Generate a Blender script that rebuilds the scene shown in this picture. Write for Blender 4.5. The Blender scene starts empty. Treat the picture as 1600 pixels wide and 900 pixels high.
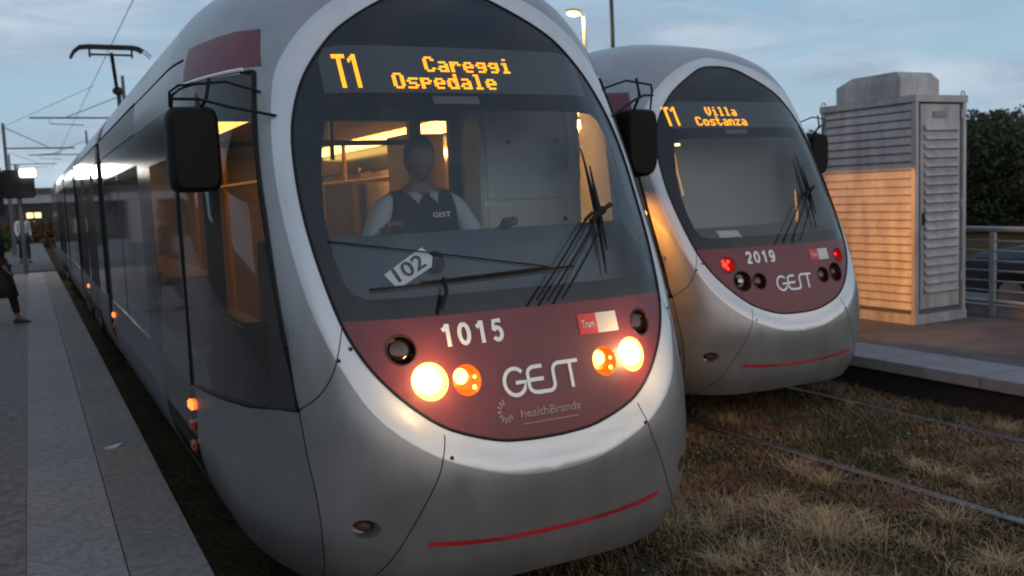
import bpy, bmesh, math, random
import numpy as np
from mathutils import Vector, Matrix, geometry, noise
random.seed(7)
SC = bpy.context.scene
COL = SC.collection

# ------------------------------------------------------------------ camera
CAM_Z = 1.956
R = Matrix(((0.8870598994578327, 0.08263166743953913, -0.4541990117889083),
            (-0.45974987074720036, 0.06884614198279441, -0.8853757762001496),
            (-0.04189022704393049, 0.9941992839819621, 0.09906055021027103)))
cam = bpy.data.cameras.new('camera')
cam.sensor_width = 36
cam.lens = 1456.909 / 1600 * 36
cam.clip_start = 0.05
cam.clip_end = 3000
camo = bpy.data.objects.new('camera', cam)
camo.matrix_world = Matrix.Translation((0, 0, CAM_Z)) @ R.to_4x4()
COL.objects.link(camo)
SC.camera = camo
SC.view_settings.view_transform = 'Standard'
SC.view_settings.look = 'None'
SC.view_settings.exposure = 0.42
SC.view_settings.gamma = 1.0
SC.render.film_transparent = False
SC.cycles.filter_width = 2.0
cam.dof.use_dof = True
cam.dof.focus_distance = 4.6
cam.dof.aperture_fstop = 3.2

# ------------------------------------------------------------------ world
w = bpy.data.worlds.new('World')
SC.world = w
w.use_nodes = True
nt = w.node_tree
nt.nodes.clear()
N = nt.nodes.new
LK = nt.links.new
wo = N('ShaderNodeOutputWorld')
bg = N('ShaderNodeBackground')
bg.inputs['Strength'].default_value = 0.098
sky = N('ShaderNodeTexSky')
sky.sky_type = 'NISHITA'
sky.sun_disc = False
sky.sun_elevation = math.radians(2.0)
sky.sun_rotation = math.radians(200)
sky.ozone_density = 4.0
sky.dust_density = 0.6
tc = N('ShaderNodeTexCoord')
# dusk cloud veil over the sky dome
mp = N('ShaderNodeMapping')
mp.inputs['Scale'].default_value = (1.0, 1.0, 4.5)
mp.inputs['Rotation'].default_value = (0.05, 0.12, 0.6)
nz = N('ShaderNodeTexNoise')
nz.inputs['Scale'].default_value = 2.6
nz.inputs['Detail'].default_value = 5
nz.inputs['Roughness'].default_value = 0.5
nz.inputs['Distortion'].default_value = 0.4
LK(tc.outputs['Generated'], mp.inputs[0])
LK(mp.outputs[0], nz.inputs['Vector'])
cr = N('ShaderNodeValToRGB')
cr.color_ramp.elements[0].position = 0.36
cr.color_ramp.elements[0].color = (0, 0, 0, 1)
cr.color_ramp.elements[1].position = 0.56
cr.color_ramp.elements[1].color = (1, 1, 1, 1)
LK(nz.outputs['Fac'], cr.inputs[0])
sep = N('ShaderNodeSeparateXYZ')
LK(tc.outputs['Generated'], sep.inputs[0])
el = N('ShaderNodeValToRGB')      # clear dusk sky by elevation
e = el.color_ramp.elements
e[0].position = 0.0
e[0].color = (3.7, 5.1, 6.0, 1)
e[1].position = 1.0
e[1].color = (1.8, 3.0, 5.1, 1)
m_ = el.color_ramp.elements.new(0.25)
m_.color = (2.3, 3.8, 5.1, 1)
LK(sep.outputs['Z'], el.inputs[0])
mxa = N('ShaderNodeMixRGB')
mxa.inputs[0].default_value = 0.9
LK(sky.outputs[0], mxa.inputs[1])
LK(el.outputs[0], mxa.inputs[2])
mxc = N('ShaderNodeMixRGB')
nz2 = N('ShaderNodeTexNoise')
nz2.inputs['Scale'].default_value = 5.5
nz2.inputs['Detail'].default_value = 7
nz2.inputs['Roughness'].default_value = 0.6
nz2.inputs['Distortion'].default_value = 0.6
LK(mp.outputs[0], nz2.inputs['Vector'])
cc = N('ShaderNodeValToRGB')
cc.color_ramp.elements[0].position = 0.36
cc.color_ramp.elements[0].color = (0.245, 0.285, 0.37, 1)
cc.color_ramp.elements[1].position = 0.66
cc.color_ramp.elements[1].color = (0.47, 0.52, 0.60, 1)
LK(nz2.outputs['Fac'], cc.inputs[0])
cmul = N('ShaderNodeMixRGB')
cmul.blend_type = 'MULTIPLY'
cmul.inputs[0].default_value = 1.0
cmul.inputs[2].default_value = (10, 10, 10, 1)
LK(cc.outputs[0], cmul.inputs[1])
LK(cmul.outputs[0], mxc.inputs[2])
cf = N('ShaderNodeMath')
cf.operation = 'MULTIPLY'
cf.inputs[1].default_value = 0.7
LK(cr.outputs[0], cf.inputs[0])
LK(cf.outputs[0], mxc.inputs[0])
LK(mxa.outputs[0], mxc.inputs[1])
# the paler western sky behind the photographer
wm = N('ShaderNodeMapRange')
wm.interpolation_type = 'SMOOTHSTEP'
wm.inputs['From Min'].default_value = 0.0
wm.inputs['From Max'].default_value = -0.9
LK(sep.outputs['Y'], wm.inputs['Value'])
mxw = N('ShaderNodeMixRGB')
mxw.inputs[2].default_value = (10.2, 9.5, 9.0, 1)
we = N('ShaderNodeMapRange')
we.interpolation_type = 'SMOOTHSTEP'
we.inputs['From Min'].default_value = 0.75
we.inputs['From Max'].default_value = 0.15
LK(sep.outputs['Z'], we.inputs['Value'])
wmu = N('ShaderNodeMath')
wmu.operation = 'MULTIPLY'
LK(wm.outputs[0], wmu.inputs[0])
LK(we.outputs[0], wmu.inputs[1])
LK(wmu.outputs[0], mxw.inputs[0])
LK(mxc.outputs[0], mxw.inputs[1])
LK(mxw.outputs[0], bg.inputs['Color'])
LK(bg.outputs[0], wo.inputs[0])

# weak, very soft light from the bright part of the evening sky
sl = bpy.data.lights.new('evening_sun', 'SUN')
sl.energy = 0.02
sl.angle = math.radians(40)
sl.color = (1.0, 0.93, 0.86)
so = bpy.data.objects.new('evening_sun', sl)
so.rotation_euler = (math.radians(52), 0, math.radians(20))
COL.objects.link(so)

# ------------------------------------------------------------------ materials
MATS = {}
def mat(name, col, rough=.5, metal=0., coat=0., var=0., scale=8., bump=0., bscale=60., emit=None, es=0., stretch=None, col2=None, spec=.5):
    if name in MATS: return MATS[name]
    m = bpy.data.materials.new(name)
    m.use_nodes = True
    t = m.node_tree
    b = t.nodes['Principled BSDF']
    b.inputs['Base Color'].default_value = (*col, 1)
    b.inputs['Roughness'].default_value = rough
    b.inputs['Metallic'].default_value = metal
    b.inputs['Specular IOR Level'].default_value = spec
    b.inputs['Coat Weight'].default_value = coat
    b.inputs['Coat Roughness'].default_value = .08
    if emit:
        b.inputs['Emission Color'].default_value = (*emit, 1)
        b.inputs['Emission Strength'].default_value = es
    if var or bump:
        tcn = t.nodes.new('ShaderNodeTexCoord')
        mpn = t.nodes.new('ShaderNodeMapping')
        if stretch: mpn.inputs['Scale'].default_value = stretch
        t.links.new(tcn.outputs['Object'], mpn.inputs[0])
    if var:
        n1 = t.nodes.new('ShaderNodeTexNoise')
        n1.inputs['Scale'].default_value = scale
        n1.inputs['Detail'].default_value = 6
        n1.inputs['Roughness'].default_value = .65
        t.links.new(mpn.outputs[0], n1.inputs['Vector'])
        r = t.nodes.new('ShaderNodeValToRGB')
        c2 = col2 if col2 else tuple(c * (1 - var) for c in col)
        c1 = tuple(min(1, c * (1 + var * .5)) for c in col)
        r.color_ramp.elements[0].position = .35
        r.color_ramp.elements[0].color = (*c2, 1)
        r.color_ramp.elements[1].position = .65
        r.color_ramp.elements[1].color = (*c1, 1)
        t.links.new(n1.outputs['Fac'], r.inputs[0])
        t.links.new(r.outputs[0], b.inputs['Base Color'])
        mr = t.nodes.new('ShaderNodeMapRange')
        mr.inputs['To Min'].default_value = max(.02, rough - .1)
        mr.inputs['To Max'].default_value = min(1, rough + .12)
        t.links.new(n1.outputs['Fac'], mr.inputs['Value'])
        t.links.new(mr.outputs[0], b.inputs['Roughness'])
    if bump:
        n2 = t.nodes.new('ShaderNodeTexNoise')
        n2.inputs['Scale'].default_value = bscale
        n2.inputs['Detail'].default_value = 4
        t.links.new(mpn.outputs[0], n2.inputs['Vector'])
        bp = t.nodes.new('ShaderNodeBump')
        bp.inputs['Strength'].default_value = bump
        bp.inputs['Distance'].default_value = .02
        t.links.new(n2.outputs['Fac'], bp.inputs['Height'])
        t.links.new(bp.outputs[0], b.inputs['Normal'])
    MATS[name] = m
    return m

def glass(name, tint, refl=(1, 1, 1), ior=1.5, rough=.015, dirt_haze=.0, dirt_haze_col=(.35, .36, .36)):  # optional diffuse film: dust on side glass, painted sky haze on windscreens
    if name in MATS: return MATS[name]
    m = bpy.data.materials.new(name)
    m.use_nodes = True
    t = m.node_tree
    t.nodes.clear()
    o = t.nodes.new('ShaderNodeOutputMaterial')
    tr = t.nodes.new('ShaderNodeBsdfTransparent')
    tr.inputs[0].default_value = (*tint, 1)
    gl = t.nodes.new('ShaderNodeBsdfGlossy')
    gl.inputs['Color'].default_value = (*refl, 1)
    gl.inputs['Roughness'].default_value = rough
    fr = t.nodes.new('ShaderNodeFresnel')
    fr.inputs[0].default_value = ior
    mx = t.nodes.new('ShaderNodeMixShader')
    t.links.new(fr.outputs[0], mx.inputs[0])
    t.links.new(tr.outputs[0], mx.inputs[1])
    t.links.new(gl.outputs[0], mx.inputs[2])
    last = mx
    if dirt_haze:
        df = t.nodes.new('ShaderNodeBsdfDiffuse')
        df.inputs[0].default_value = (*dirt_haze_col, 1)
        m2 = t.nodes.new('ShaderNodeMixShader')
        tcn = t.nodes.new('ShaderNodeTexCoord')
        nn = t.nodes.new('ShaderNodeTexNoise')
        nn.inputs['Scale'].default_value = 3
        nn.inputs['Detail'].default_value = 5
        mr = t.nodes.new('ShaderNodeMapRange')
        mr.inputs['To Min'].default_value = dirt_haze * .6
        mr.inputs['To Max'].default_value = dirt_haze * 1.4
        t.links.new(tcn.outputs['Object'], nn.inputs['Vector'])
        t.links.new(nn.outputs['Fac'], mr.inputs['Value'])
        t.links.new(mr.outputs[0], m2.inputs[0])
        t.links.new(mx.outputs[0], m2.inputs[1])
        t.links.new(df.outputs[0], m2.inputs[2])
        last = m2
    t.links.new(last.outputs[0], o.inputs[0])
    MATS[name] = m
    return m

def emis(name, col, s):
    if name in MATS: return MATS[name]
    m = bpy.data.materials.new(name)
    m.use_nodes = True
    t = m.node_tree
    t.nodes.clear()
    o = t.nodes.new('ShaderNodeOutputMaterial')
    e_ = t.nodes.new('ShaderNodeEmission')
    e_.inputs[0].default_value = (*col, 1)
    e_.inputs[1].default_value = s
    t.links.new(e_.outputs[0], o.inputs[0])
    MATS[name] = m
    return m

SILVER = mat('silver_paint', (.32, .318, .315), .38, .65, .2, var=.13, scale=3.5, stretch=(1.6, 1, .5), bump=.015, bscale=300)
SILVER2 = mat('silver_side_paint', (.30, .302, .305), .36, .7, .2, var=.08, scale=3)
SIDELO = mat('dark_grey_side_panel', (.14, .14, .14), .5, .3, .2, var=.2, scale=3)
RINGM = mat('light_silver_ring', (.56, .57, .58), .30, .5, .4, var=.08, scale=2.5)  # lighter silver than the body panels around it
RED = mat('maroon_paint', (.135, .020, .029), .45, 0, .2, var=.22, scale=5)
BLACK = mat('black_glass', (.008, .009, .011), .14, 0, .1)
RUBBER = mat('black_rubber', (.008, .008, .009), .65, spec=.25)
SEAM = mat('dark_gap', (.01, .01, .01), .9)
DARKM = mat('dark_metal', (.03, .03, .032), .5, .5)
STEEL = mat('brushed_steel', (.45, .45, .46), .35, .9)
RAILM = mat('worn_rail_steel', (.15, .14, .145), .38, .85, var=.3, scale=20)
WHITE = mat('white_lettering', (.75, .76, .78), .5)
GHOST = mat('faded_lettering', (.33, .24, .20), .6)
STRIPE = mat('red_reflective_stripe', (.42, .02, .03), .4)
WSG = glass('windscreen_glass', (.82, .86, .88), dirt_haze=.05, ior=1.5, dirt_haze_col=(.28, .35, .40))  # bluish film puts the hazy sky reflection into the glass colour
WSG2 = glass('windscreen_glass_hazy', (.70, .74, .74), dirt_haze=.09, ior=1.5)  # stronger grey film stands for sky reflected on the far windscreen
SIDEG = glass('tinted_side_glass', (.40, .40, .38), dirt_haze=.13, ior=1.42, rough=.05, dirt_haze_col=(.30, .29, .28))
DISPG = mat('display_glass', (.045, .05, .055), .25, 0, .2)
LED = emis('amber_led', (1.0, .38, .025), 1.8)
HEADL = emis('lit_headlight', (1.0, .72, .38), 16.0)
HEADR = mat('warm_reflector', (.8, .42, .14), .25, .8, emit=(1, .50, .13), es=1.3)
AMBR = mat('amber_reflector', (.9, .15, .02), .22, .5, emit=(1, .09, .008), es=.75)
AMBL = emis('lit_amber_bulb', (1.0, .55, .10), 6.0)
AMBD = mat('dark_amber_lens', (.016, .006, .003), .12, 0, .5)
REDL = emis('lit_tail_lamp', (1.0, .03, .02), 2.6)
REDD = mat('dark_red_lens', (.05, .004, .005), .1, 0, .6)
SIDEL = emis('side_marker_lit', (1.0, .16, .03), 2.6)
SIDED = mat('side_marker_unlit', (.30, .06, .02), .3)
CEIL = emis('warm_ceiling_light', (1.0, .56, .13), 4.0)
CREAM = mat('cream_interior_panel', (.30, .26, .20), .6)
CABP = mat('pale_cab_panel', (.55, .64, .66), .5, var=.06, scale=3)
DASH = mat('grey_dashboard', (.12, .15, .18), .55)
FLOORM = mat('interior_floor', (.10, .10, .11), .6)
ORANGE = mat('yellow_orange_door', (.42, .20, .03), .45)
GRILLE = None
SEATM = mat('dark_seat_fabric', (.05, .06, .10), .8)
SEATY = mat('wooden_seat_back', (.45, .28, .12), .5)

# ------------------------------------------------------------------ mesh helpers
class MB:
    def __init__(s): s.v = []; s.f = []
    def box(s, x0, x1, y0, y1, z0, z1, M=None):
        i = len(s.v)
        p = [(x0, y0, z0), (x1, y0, z0), (x1, y1, z0), (x0, y1, z0), (x0, y0, z1), (x1, y0, z1), (x1, y1, z1), (x0, y1, z1)]
        if M is not None: p = [tuple(M @ Vector(q)) for q in p]
        s.v += p
        s.f += [(i, i+3, i+2, i+1), (i+4, i+5, i+6, i+7), (i, i+1, i+5, i+4), (i+1, i+2, i+6, i+5), (i+2, i+3, i+7, i+6), (i+3, i, i+4, i+7)]
        return s
    def tube(s, pts, r, n=8, cap=True, taper=None):
        pts = [Vector(p) for p in pts]
        i0 = len(s.v)
        up = Vector((0, 0, 1))
        for k, p in enumerate(pts):
            d = (pts[min(k+1, len(pts)-1)] - pts[max(k-1, 0)])
            if d.length < 1e-9: d = Vector((0, 0, 1))
            d.normalize()
            a = d.cross(up)
            if a.length < .05: a = d.cross(Vector((1, 0, 0)))
            a.normalize(); b = a.cross(d)
            rr = r if taper is None else taper[k]
            for j in range(n):
                t = 2*math.pi*j/n
                s.v.append(tuple(p + a*(rr*math.cos(t)) + b*(rr*math.sin(t))))
        for k in range(len(pts)-1):
            for j in range(n):
                a = i0+k*n+j; b = i0+k*n+(j+1) % n
                s.f.append((a, b, b+n, a+n))
        if cap:
            s.f.append(tuple(i0+j for j in range(n))[::-1])
            s.f.append(tuple(i0+(len(pts)-1)*n+j for j in range(n)))
        return s
    def loft(s, rings, closed=True, cap=True):
        i0 = len(s.v); n = len(rings[0])
        for r_ in rings: s.v += [tuple(p) for p in r_]
        for k in range(len(rings)-1):
            for j in range(n if closed else n-1):
                a = i0+k*n+j; b = i0+k*n+(j+1) % n
                s.f.append((a, b, b+n, a+n))
        if cap:
            s.f.append(tuple(i0+j for j in range(n))[::-1])
            s.f.append(tuple(i0+(len(rings)-1)*n+j for j in range(n)))
        return s
    def poly(s, pts):
        i = len(s.v); s.v += [tuple(p) for p in pts]; s.f.append(tuple(range(i, i+len(pts)))); return s
    def sphere(s, c, r, nu=16, nv=10, fn=None):
        c = Vector(c); rings = []
        for k in range(nv+1):
            ph = math.pi*k/nv
            ring = []
            for j in range(nu):
                t = 2*math.pi*j/nu
                d = Vector((math.sin(ph)*math.cos(t), math.sin(ph)*math.sin(t), -math.cos(ph)))
                q = Vector((d.x*r[0], d.y*r[1], d.z*r[2]))
                if fn: q = fn(d, q)
                ring.append(tuple(c+q))
            rings.append(ring)
        s.loft(rings, cap=False)
        return s

CACHE = {}
def tag(o, label=None, cat=None, group=None, kind=None):
    if label: o['label'] = label
    if cat: o['category'] = cat
    if group: o['group'] = group
    if kind: o['kind'] = kind
    return o
def mesh_of(mb, name, m, smooth=False, bevel=0):
    me = bpy.data.meshes.new(name)
    me.from_pydata([tuple(v) for v in mb.v], [], mb.f)
    me.materials.append(m)
    if bevel:
        bm = bmesh.new(); bm.from_mesh(me)
        es = [e_ for e_ in bm.edges if e_.is_manifold and e_.calc_face_angle(0) > .5]
        bmesh.ops.bevel(bm, geom=es, offset=bevel, segments=2, affect='EDGES', clamp_overlap=True)
        bm.to_mesh(me); bm.free()
    if smooth:
        me.shade_smooth()
        if smooth != 'all':
            bm = bmesh.new(); bm.from_mesh(me)
            for e_ in bm.edges:
                e_.smooth = not (e_.is_manifold and e_.calc_face_angle(0) > .7)
            bm.to_mesh(me); bm.free()
    me.update()
    return me
def obj(name, mb, m, parent=None, smooth=False, bevel=0, key=None, label=None, loc=None):
    if key and key in CACHE: me = CACHE[key]
    else:
        if callable(mb): mb = mb()
        me = mesh_of(mb, name, m, smooth, bevel)
        if key: CACHE[key] = me
    o = bpy.data.objects.new(name, me)
    if parent: o.parent = parent
    if loc: o.location = loc
    if label: o['label'] = label
    COL.objects.link(o)
    return o
def empty(name, loc, rz=0):
    o = bpy.data.objects.new(name, None)
    o.location = loc; o.rotation_euler = (0, 0, rz); o.empty_display_size = .2
    COL.objects.link(o)
    return o
def copy_tree(o, parent=None):
    c = o.copy(); COL.objects.link(c)
    if parent: c.parent = parent
    for ch in list(o.children): copy_tree(ch, c)
    return c

# ------------------------------------------------------------------ tram nose surface
ZN = [.10,.2,.3,.42,.55,.75,.96,1.21,1.45,1.69,1.90,2.15,2.38,2.62,2.77,2.9,3.02,3.12,3.22,3.30,3.36,3.40]
NN = [.52,.42,.34,.28,.26,.255,.28,.35,.43,.53,.63,.75,.88,1.02,1.10,1.18,1.27,1.40,1.60,1.9,2.25,2.8]
ZT = 3.40
def Wd(z):
    if z < .75: return 1.2-.15*((.75-z)/.55)**2
    if z < 2.55: return 1.2
    return 1.2*max(2e-3, 1-((min(z, ZT-.0005)-2.55)/(ZT-2.55))**2.3)**(1/2.1)
def _slopes(xs, ys):
    n_ = len(xs); m = [0]*n_
    d = [(ys[i+1]-ys[i])/(xs[i+1]-xs[i]) for i in range(n_-1)]
    for i in range(1, n_-1): m[i] = 0 if d[i-1]*d[i] <= 0 else 2*d[i-1]*d[i]/(d[i-1]+d[i])
    m[0] = d[0]; m[-1] = d[-1]
    return m
MN = _slopes(ZN, NN)
def nz_(x):
    x = min(max(x, ZN[0]), ZN[-1]); i = 0
    while i < len(ZN)-2 and x > ZN[i+1]: i += 1
    h = ZN[i+1]-ZN[i]; t = (x-ZN[i])/h
    return NN[i]*(2*t**3-3*t*t+1)+h*MN[i]*(t**3-2*t*t+t)+NN[i+1]*(3*t*t-2*t**3)+h*MN[i+1]*(t**3-t*t)
LN = 1.35; PP = 4.2; YE = 4.25
RINGC = [(0,3.11),(.22,3.07),(.42,3.0),(.60,2.90),(.74,2.78),(.84,2.65),(.895,2.53),(.937,2.31),(.956,2.05),(.946,1.75),(.908,1.46),(.82,1.20),(.72,1.04),(.54,.90),(.30,.80),(.15,.765),(0,.755)]
def catmull(pts, sub=5, closed=False):
    out = []; n_ = len(pts)
    rng = range(n_) if closed else range(n_-1)
    for i in rng:
        if closed: p0, p1, p2, p3 = pts[i-1], pts[i], pts[(i+1) % n_], pts[(i+2) % n_]
        else: p0, p1, p2, p3 = pts[max(i-1, 0)], pts[i], pts[i+1], pts[min(i+2, n_-1)]
        for k in range(sub):
            t = k/sub
            out.append(tuple(.5*((2*b)+(-a+c)*t+(2*a-5*b+4*c-d)*t*t+(-a+3*b-3*c+d)*t**3) for a, b, c, d in zip(p0, p1, p2, p3)))
    if not closed: out.append(tuple(pts[-1]))
    return out
def mirror_closed(half):     # half outline from top centre to bottom centre, x>=0
    L_ = [(-x, z) for x, z in half[::-1]][1:-1] if half[0][0] == 0 else [(-x, z) for x, z in half[::-1]]
    return half + L_
RC = np.array(catmull(mirror_closed(RINGC), 3, True))
RCa = RC; RCb = np.roll(RC, -1, axis=0); RCd = RCb-RCa; RCl = (RCd**2).sum(1)+1e-12
def inpoly(x, y, pl):
    c = False; n_ = len(pl); j = n_-1
    for i in range(n_):
        xi, yi = pl[i]; xj, yj = pl[j]
        if (yi > y) != (yj > y) and x < (xj-xi)*(y-yi)/(yj-yi)+xi: c = not c
        j = i
    return c
RCL = [tuple(p) for p in RC]
def sdist(x, z):
    q = np.array((x, z))
    t = np.clip(((q-RCa)*RCd).sum(1)/RCl, 0, 1)
    d = np.sqrt((((RCa+RCd*t[:, None])-q)**2).sum(1).min())
    return -d if inpoly(x, z, RCL) else d
def sm(t): t = min(max(t, 0), 1); return t*t*(3-2*t)
BUMP = .034
def P0(s_, z):
    a = abs(s_); s = 1 if s_ >= 0 else -1
    w_ = Wd(z); n_ = nz_(z)
    if a <= 1:
        u = math.sin(a*math.pi/2)
        return (s*w_*u, n_+LN*(1-math.sqrt(max(0, 1-u**PP))), z)
    yb = n_+LN
    return (s*w_, yb+(a-1)*(YE-yb), z)
def P(s_, z):
    x, y, z = P0(s_, z)
    if abs(s_) < .95 and .5 < z < 3.35:
        d = sdist(x, z)
        if d < 0: g = sm(1+d/.13)
        else: g = 1-sm(d/.42)
        g *= 1-sm((abs(s_)-.6)/.32)
        y -= BUMP*g
    return Vector((x, y, z))
def Nrm(s_, z, h=.004):
    a = P(s_+h, z)-P(s_-h, z)
    z0 = max(z-.004, .2); z1 = min(z+.004, ZT-.0006)
    b = P(s_, z1)-P(s_, z0)
    n_ = a.cross(b)
    return n_.normalized() if n_.length > 1e-12 else Vector((0, 0, 1))
def S(x, z):
    w_ = Wd(z)
    return math.copysign(math.asin(min(1, abs(x)/w_))*2/math.pi, x)
def SY(y, z, side=1):
    yb = nz_(z)+LN
    if y >= yb: return side*(1+(y-yb)/(YE-yb))
    q = 1-(y-nz_(z))/LN
    u = max(0, 1-q*q)**(1/PP)
    return side*math.asin(u)*2/math.pi
def onsurf(x, z, off=0.):
    s_ = S(x, z); p = P(s_, z)
    return p+Nrm(s_, z)*off if off else p

MASKH = [(0,3.02),(.18,3.0),(.34,2.925),(.50,2.83),(.62,2.735),(.745,2.58),(.82,2.43),(.862,2.28),(.880,2.1),(.880,1.9),(.862,1.69),(.820,1.455),(.765,1.31),(.69,1.195),(.58,1.08),(.45,.99),(.25,.92),(.1,.902),(0,.9)]
MASK = catmull(mirror_closed(MASKH), 4, True)
CLEARH = [(0,2.365),(.58,2.365),(.675,2.355),(.722,2.325),(.752,2.24),(.785,2.08),(.803,1.9),(.80,1.74),(.782,1.62),(.755,1.565),(.70,1.54),(0,1.54)]
CLEAR = catmull(mirror_closed(CLEARH), 1, True)
DISPL = [(-.70,2.455),(-.695,2.62),(-.66,2.675),(-.60,2.69),(.60,2.69),(.66,2.675),(.695,2.62),(.70,2.455)]
LAMPS = dict(head=(.509,1.192,.078), turn=(.348,1.181,.064), tail=(.606,1.327,.060))
TOW = (.813,.602,.052)
SEAMA = catmull([(-.812,1.45),(-.845,1.34),(-.880,1.24),(-.930,1.155),(-.997,1.086)], 4)
SEAMB = [(-.488,.975),(-.490,.955),(-.515,.88),(-.535,.82),(-.615,.66),(-.70,.50),(-.774,.38),(-.83,.27),(-.86,.2)]
SEAMD = catmull([(-.997,1.086),(-.987,.90),(-.968,.73),(-.948,.5),(-.93,.35),(-.915,.2)], 4)
ZB = .27

def build_nose():
    pts = []; edges = []
    def addpoly(pl, closed=True):
        i = len(pts); pts.extend(pl)
        n_ = len(pl)
        for k in range(n_ if closed else n_-1): edges.append((i+k, i+(k+1) % n_))
    def dens(pl, closed=True, d=.05):
        out = []; n_ = len(pl)
        for k in range(n_ if closed else n_-1):
            a = pl[k]; b = pl[(k+1) % n_]
            m = max(1, int(math.hypot(a[0]-b[0], a[1]-b[1])/d))
            out += [(a[0]+(b[0]-a[0])*t/m, a[1]+(b[1]-a[1])*t/m) for t in range(m)]
        if not closed: out.append(pl[-1])
        return out
    ss = sorted(set([round(-1+i*.0285714, 5) for i in range(71)] + [round(1+i*.1, 4) for i in range(11)] + [round(-1-i*.1, 4) for i in range(11)]))
    zs = [ZB+i*.055 for i in range(43)] + [2.62+i*.035 for i in range(19)] + [3.27, 3.295, 3.32, 3.34, 3.36, 3.375, 3.388, 3.396, ZT-.0005]
    zs[0] = ZB
    to = lambda pl: [(S(x, z), z) for x, z in pl]
    ringp = to(dens(RCL)); mask = to(dens(MASK)); clear = to(dens(CLEAR)); disp = to(dens(DISPL))
    redl = to(dens([(-.83, 1.455), (.83, 1.455)], False))
    circ = {}
    for sx in (-1, 1):
        for k, (x, z, r) in LAMPS.items():
            circ[(k, sx)] = to([(sx*x+r*math.cos(t*math.pi/14), z+r*math.sin(t*math.pi/14)) for t in range(28)])
        circ[('tow', sx)] = to([(sx*TOW[0]+TOW[2]*math.cos(t*math.pi/12), TOW[1]+TOW[2]*.8*math.sin(t*math.pi/12)) for t in range(24)])
    def strip(pl, wd=.0026):
        pl = dens(pl, False, .04); A = []; B = []
        for k, p in enumerate(pl):
            q0 = pl[max(0, k-1)]; q1 = pl[min(len(pl)-1, k+1)]
            dx, dz = q1[0]-q0[0], q1[1]-q0[1]; l = math.hypot(dx*1.7, dz)+1e-9
            nx, nzz = -dz/l/1.7, dx*1.7/l
            A.append((p[0]+nx*wd, p[1]+nzz*wd)); B.append((p[0]-nx*wd, p[1]-nzz*wd))
        return A+B[::-1]
    seams = []; sides = {}; cuts = []
    for sx in (-1, 1):
        m = (lambda pl: [(x, z) for x, z in pl]) if sx < 0 else (lambda pl: [(-x, z) for x, z in pl])
        sA, sB, sD = to(m(SEAMA)), to(catmull(m(SEAMB), 4)), to(m(SEAMD))
        win = to(m([(-.955,2.575),(-.985,2.35),(-1.008,2.04),(-1.015,1.72),(-1.010,1.35),(-.997,1.086),(-1.06,1.07),(-1.13,1.062)])) + [(SY(y, z, sx), z) for y, z in ((1.3,1.05),(1.6,1.03),(1.95,1.0),(2.22,.965),(2.22,2.0),(2.22,2.575),(1.8,2.59))]
        band = to(m([(-.925,2.605),(-.895,2.79)])) + [(SY(y, z, sx), z) for y, z in ((1.5,2.80),(1.95,2.785),(1.95,2.615),(1.5,2.61))]
        door = [(SY(y, z, sx), z) for y, z in ((2.32,.36),(3.62,.36),(3.62,2.5),(2.32,2.5))]
        dgl = [(SY(y, z, sx), z) for y, z in ((2.46,.5),(3.5,.5),(3.5,2.25),(2.46,2.25))]
        bel = [(sx*1.0*abs(SY(2.22, .965)), .965), (SY(2.31, .965, sx), .965)]
        sl_ = [(SY(3.63, .98, sx), .98), (sx*2.0, .98)]
        corner = sA + sD[1:] + sB[::-1] + [(S(sx*.3, 1.2), 1.2)]
        skirt = [(S(sx*.997, 1.086), 1.086)] + [(SY(y, z, sx), z) for y, z in ((1.3,1.05),(1.6,1.03),(1.95,1.0),(2.22,.965),(2.31,.965),(3.63,.98))] + [(sx*2.1, .98), (sx*2.1, .15), sD[-1]] + sD[::-1][1:]
        for q in (sA, sB, sD): seams.append(strip(q))
        seams.append(strip([(SY(y, .30, sx), .965*0+z) for y, z in ((2.285,.27),(2.285,.965))], .004) if False else strip([(SY(2.285, z, sx), z) for z in (.27,.5,.75,.965,1.4,1.9,2.3,2.58)], .006))
        seams.append(strip([(SY(3.66, z, sx), z) for z in (.27,.5,.75,.98,1.5,2.0,2.5)], .004))
        seams.append(strip(sl_, .003)); cuts.append([(SY(y, z, sx), z) for y, z in ((4.25, 2.52), (3.2, 2.52), (2.2, 2.52), (2.2, .98), (2.6, .98), (3.6, .98))])
        seams.append(strip([(SY(y, 2.735, sx), 2.735) for y in (2.0, 2.6, 3.2, 3.8, 4.25)], .008))
        sides[sx] = dict(win=dens(win), band=dens(band), door=dens(door), dgl=dens(dgl), corner=corner, skirt=skirt)
        for k in ('win', 'band', 'door', 'dgl'): addpoly(sides[sx][k])
    for s_ in seams: addpoly(s_)
    for pl in (mask, clear, disp, ringp): addpoly(pl)
    addpoly(redl, False)
    for c in cuts: addpoly(c, False)
    for c in circ.values(): addpoly(c)
    pts = [(min(2, max(-2, a)), min(ZT-.0005, max(ZB, b))) for a, b in pts]
    near = {}
    for a, b in pts: near.setdefault((int(a/.012), int(b/.012)), []).append((a, b))
    def close(a, b):
        i, j = int(a/.012), int(b/.012)
        return any((p[0]-a)**2+(p[1]-b)**2 < .010**2 for di in (-1, 0, 1) for dj in (-1, 0, 1) for p in near.get((i+di, j+dj), ()))
    pts += [(a, z) for a in ss for z in zs if abs(a) == 2 or z in (zs[0], zs[-1]) or not close(a, z)]
    vs, _, fs, *_ = geometry.delaunay_2d_cdt([Vector(p) for p in pts], edges, [], 0, 1e-5)
    bumper = to(catmull(SEAMB, 4)) + to(catmull([(-x, z) for x, z in SEAMB], 4))[::-1] + [(0, 1.2)]
    def bbox(pl): return min(p[0] for p in pl), max(p[0] for p in pl), min(p[1] for p in pl), max(p[1] for p in pl)
    BB = {}
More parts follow.
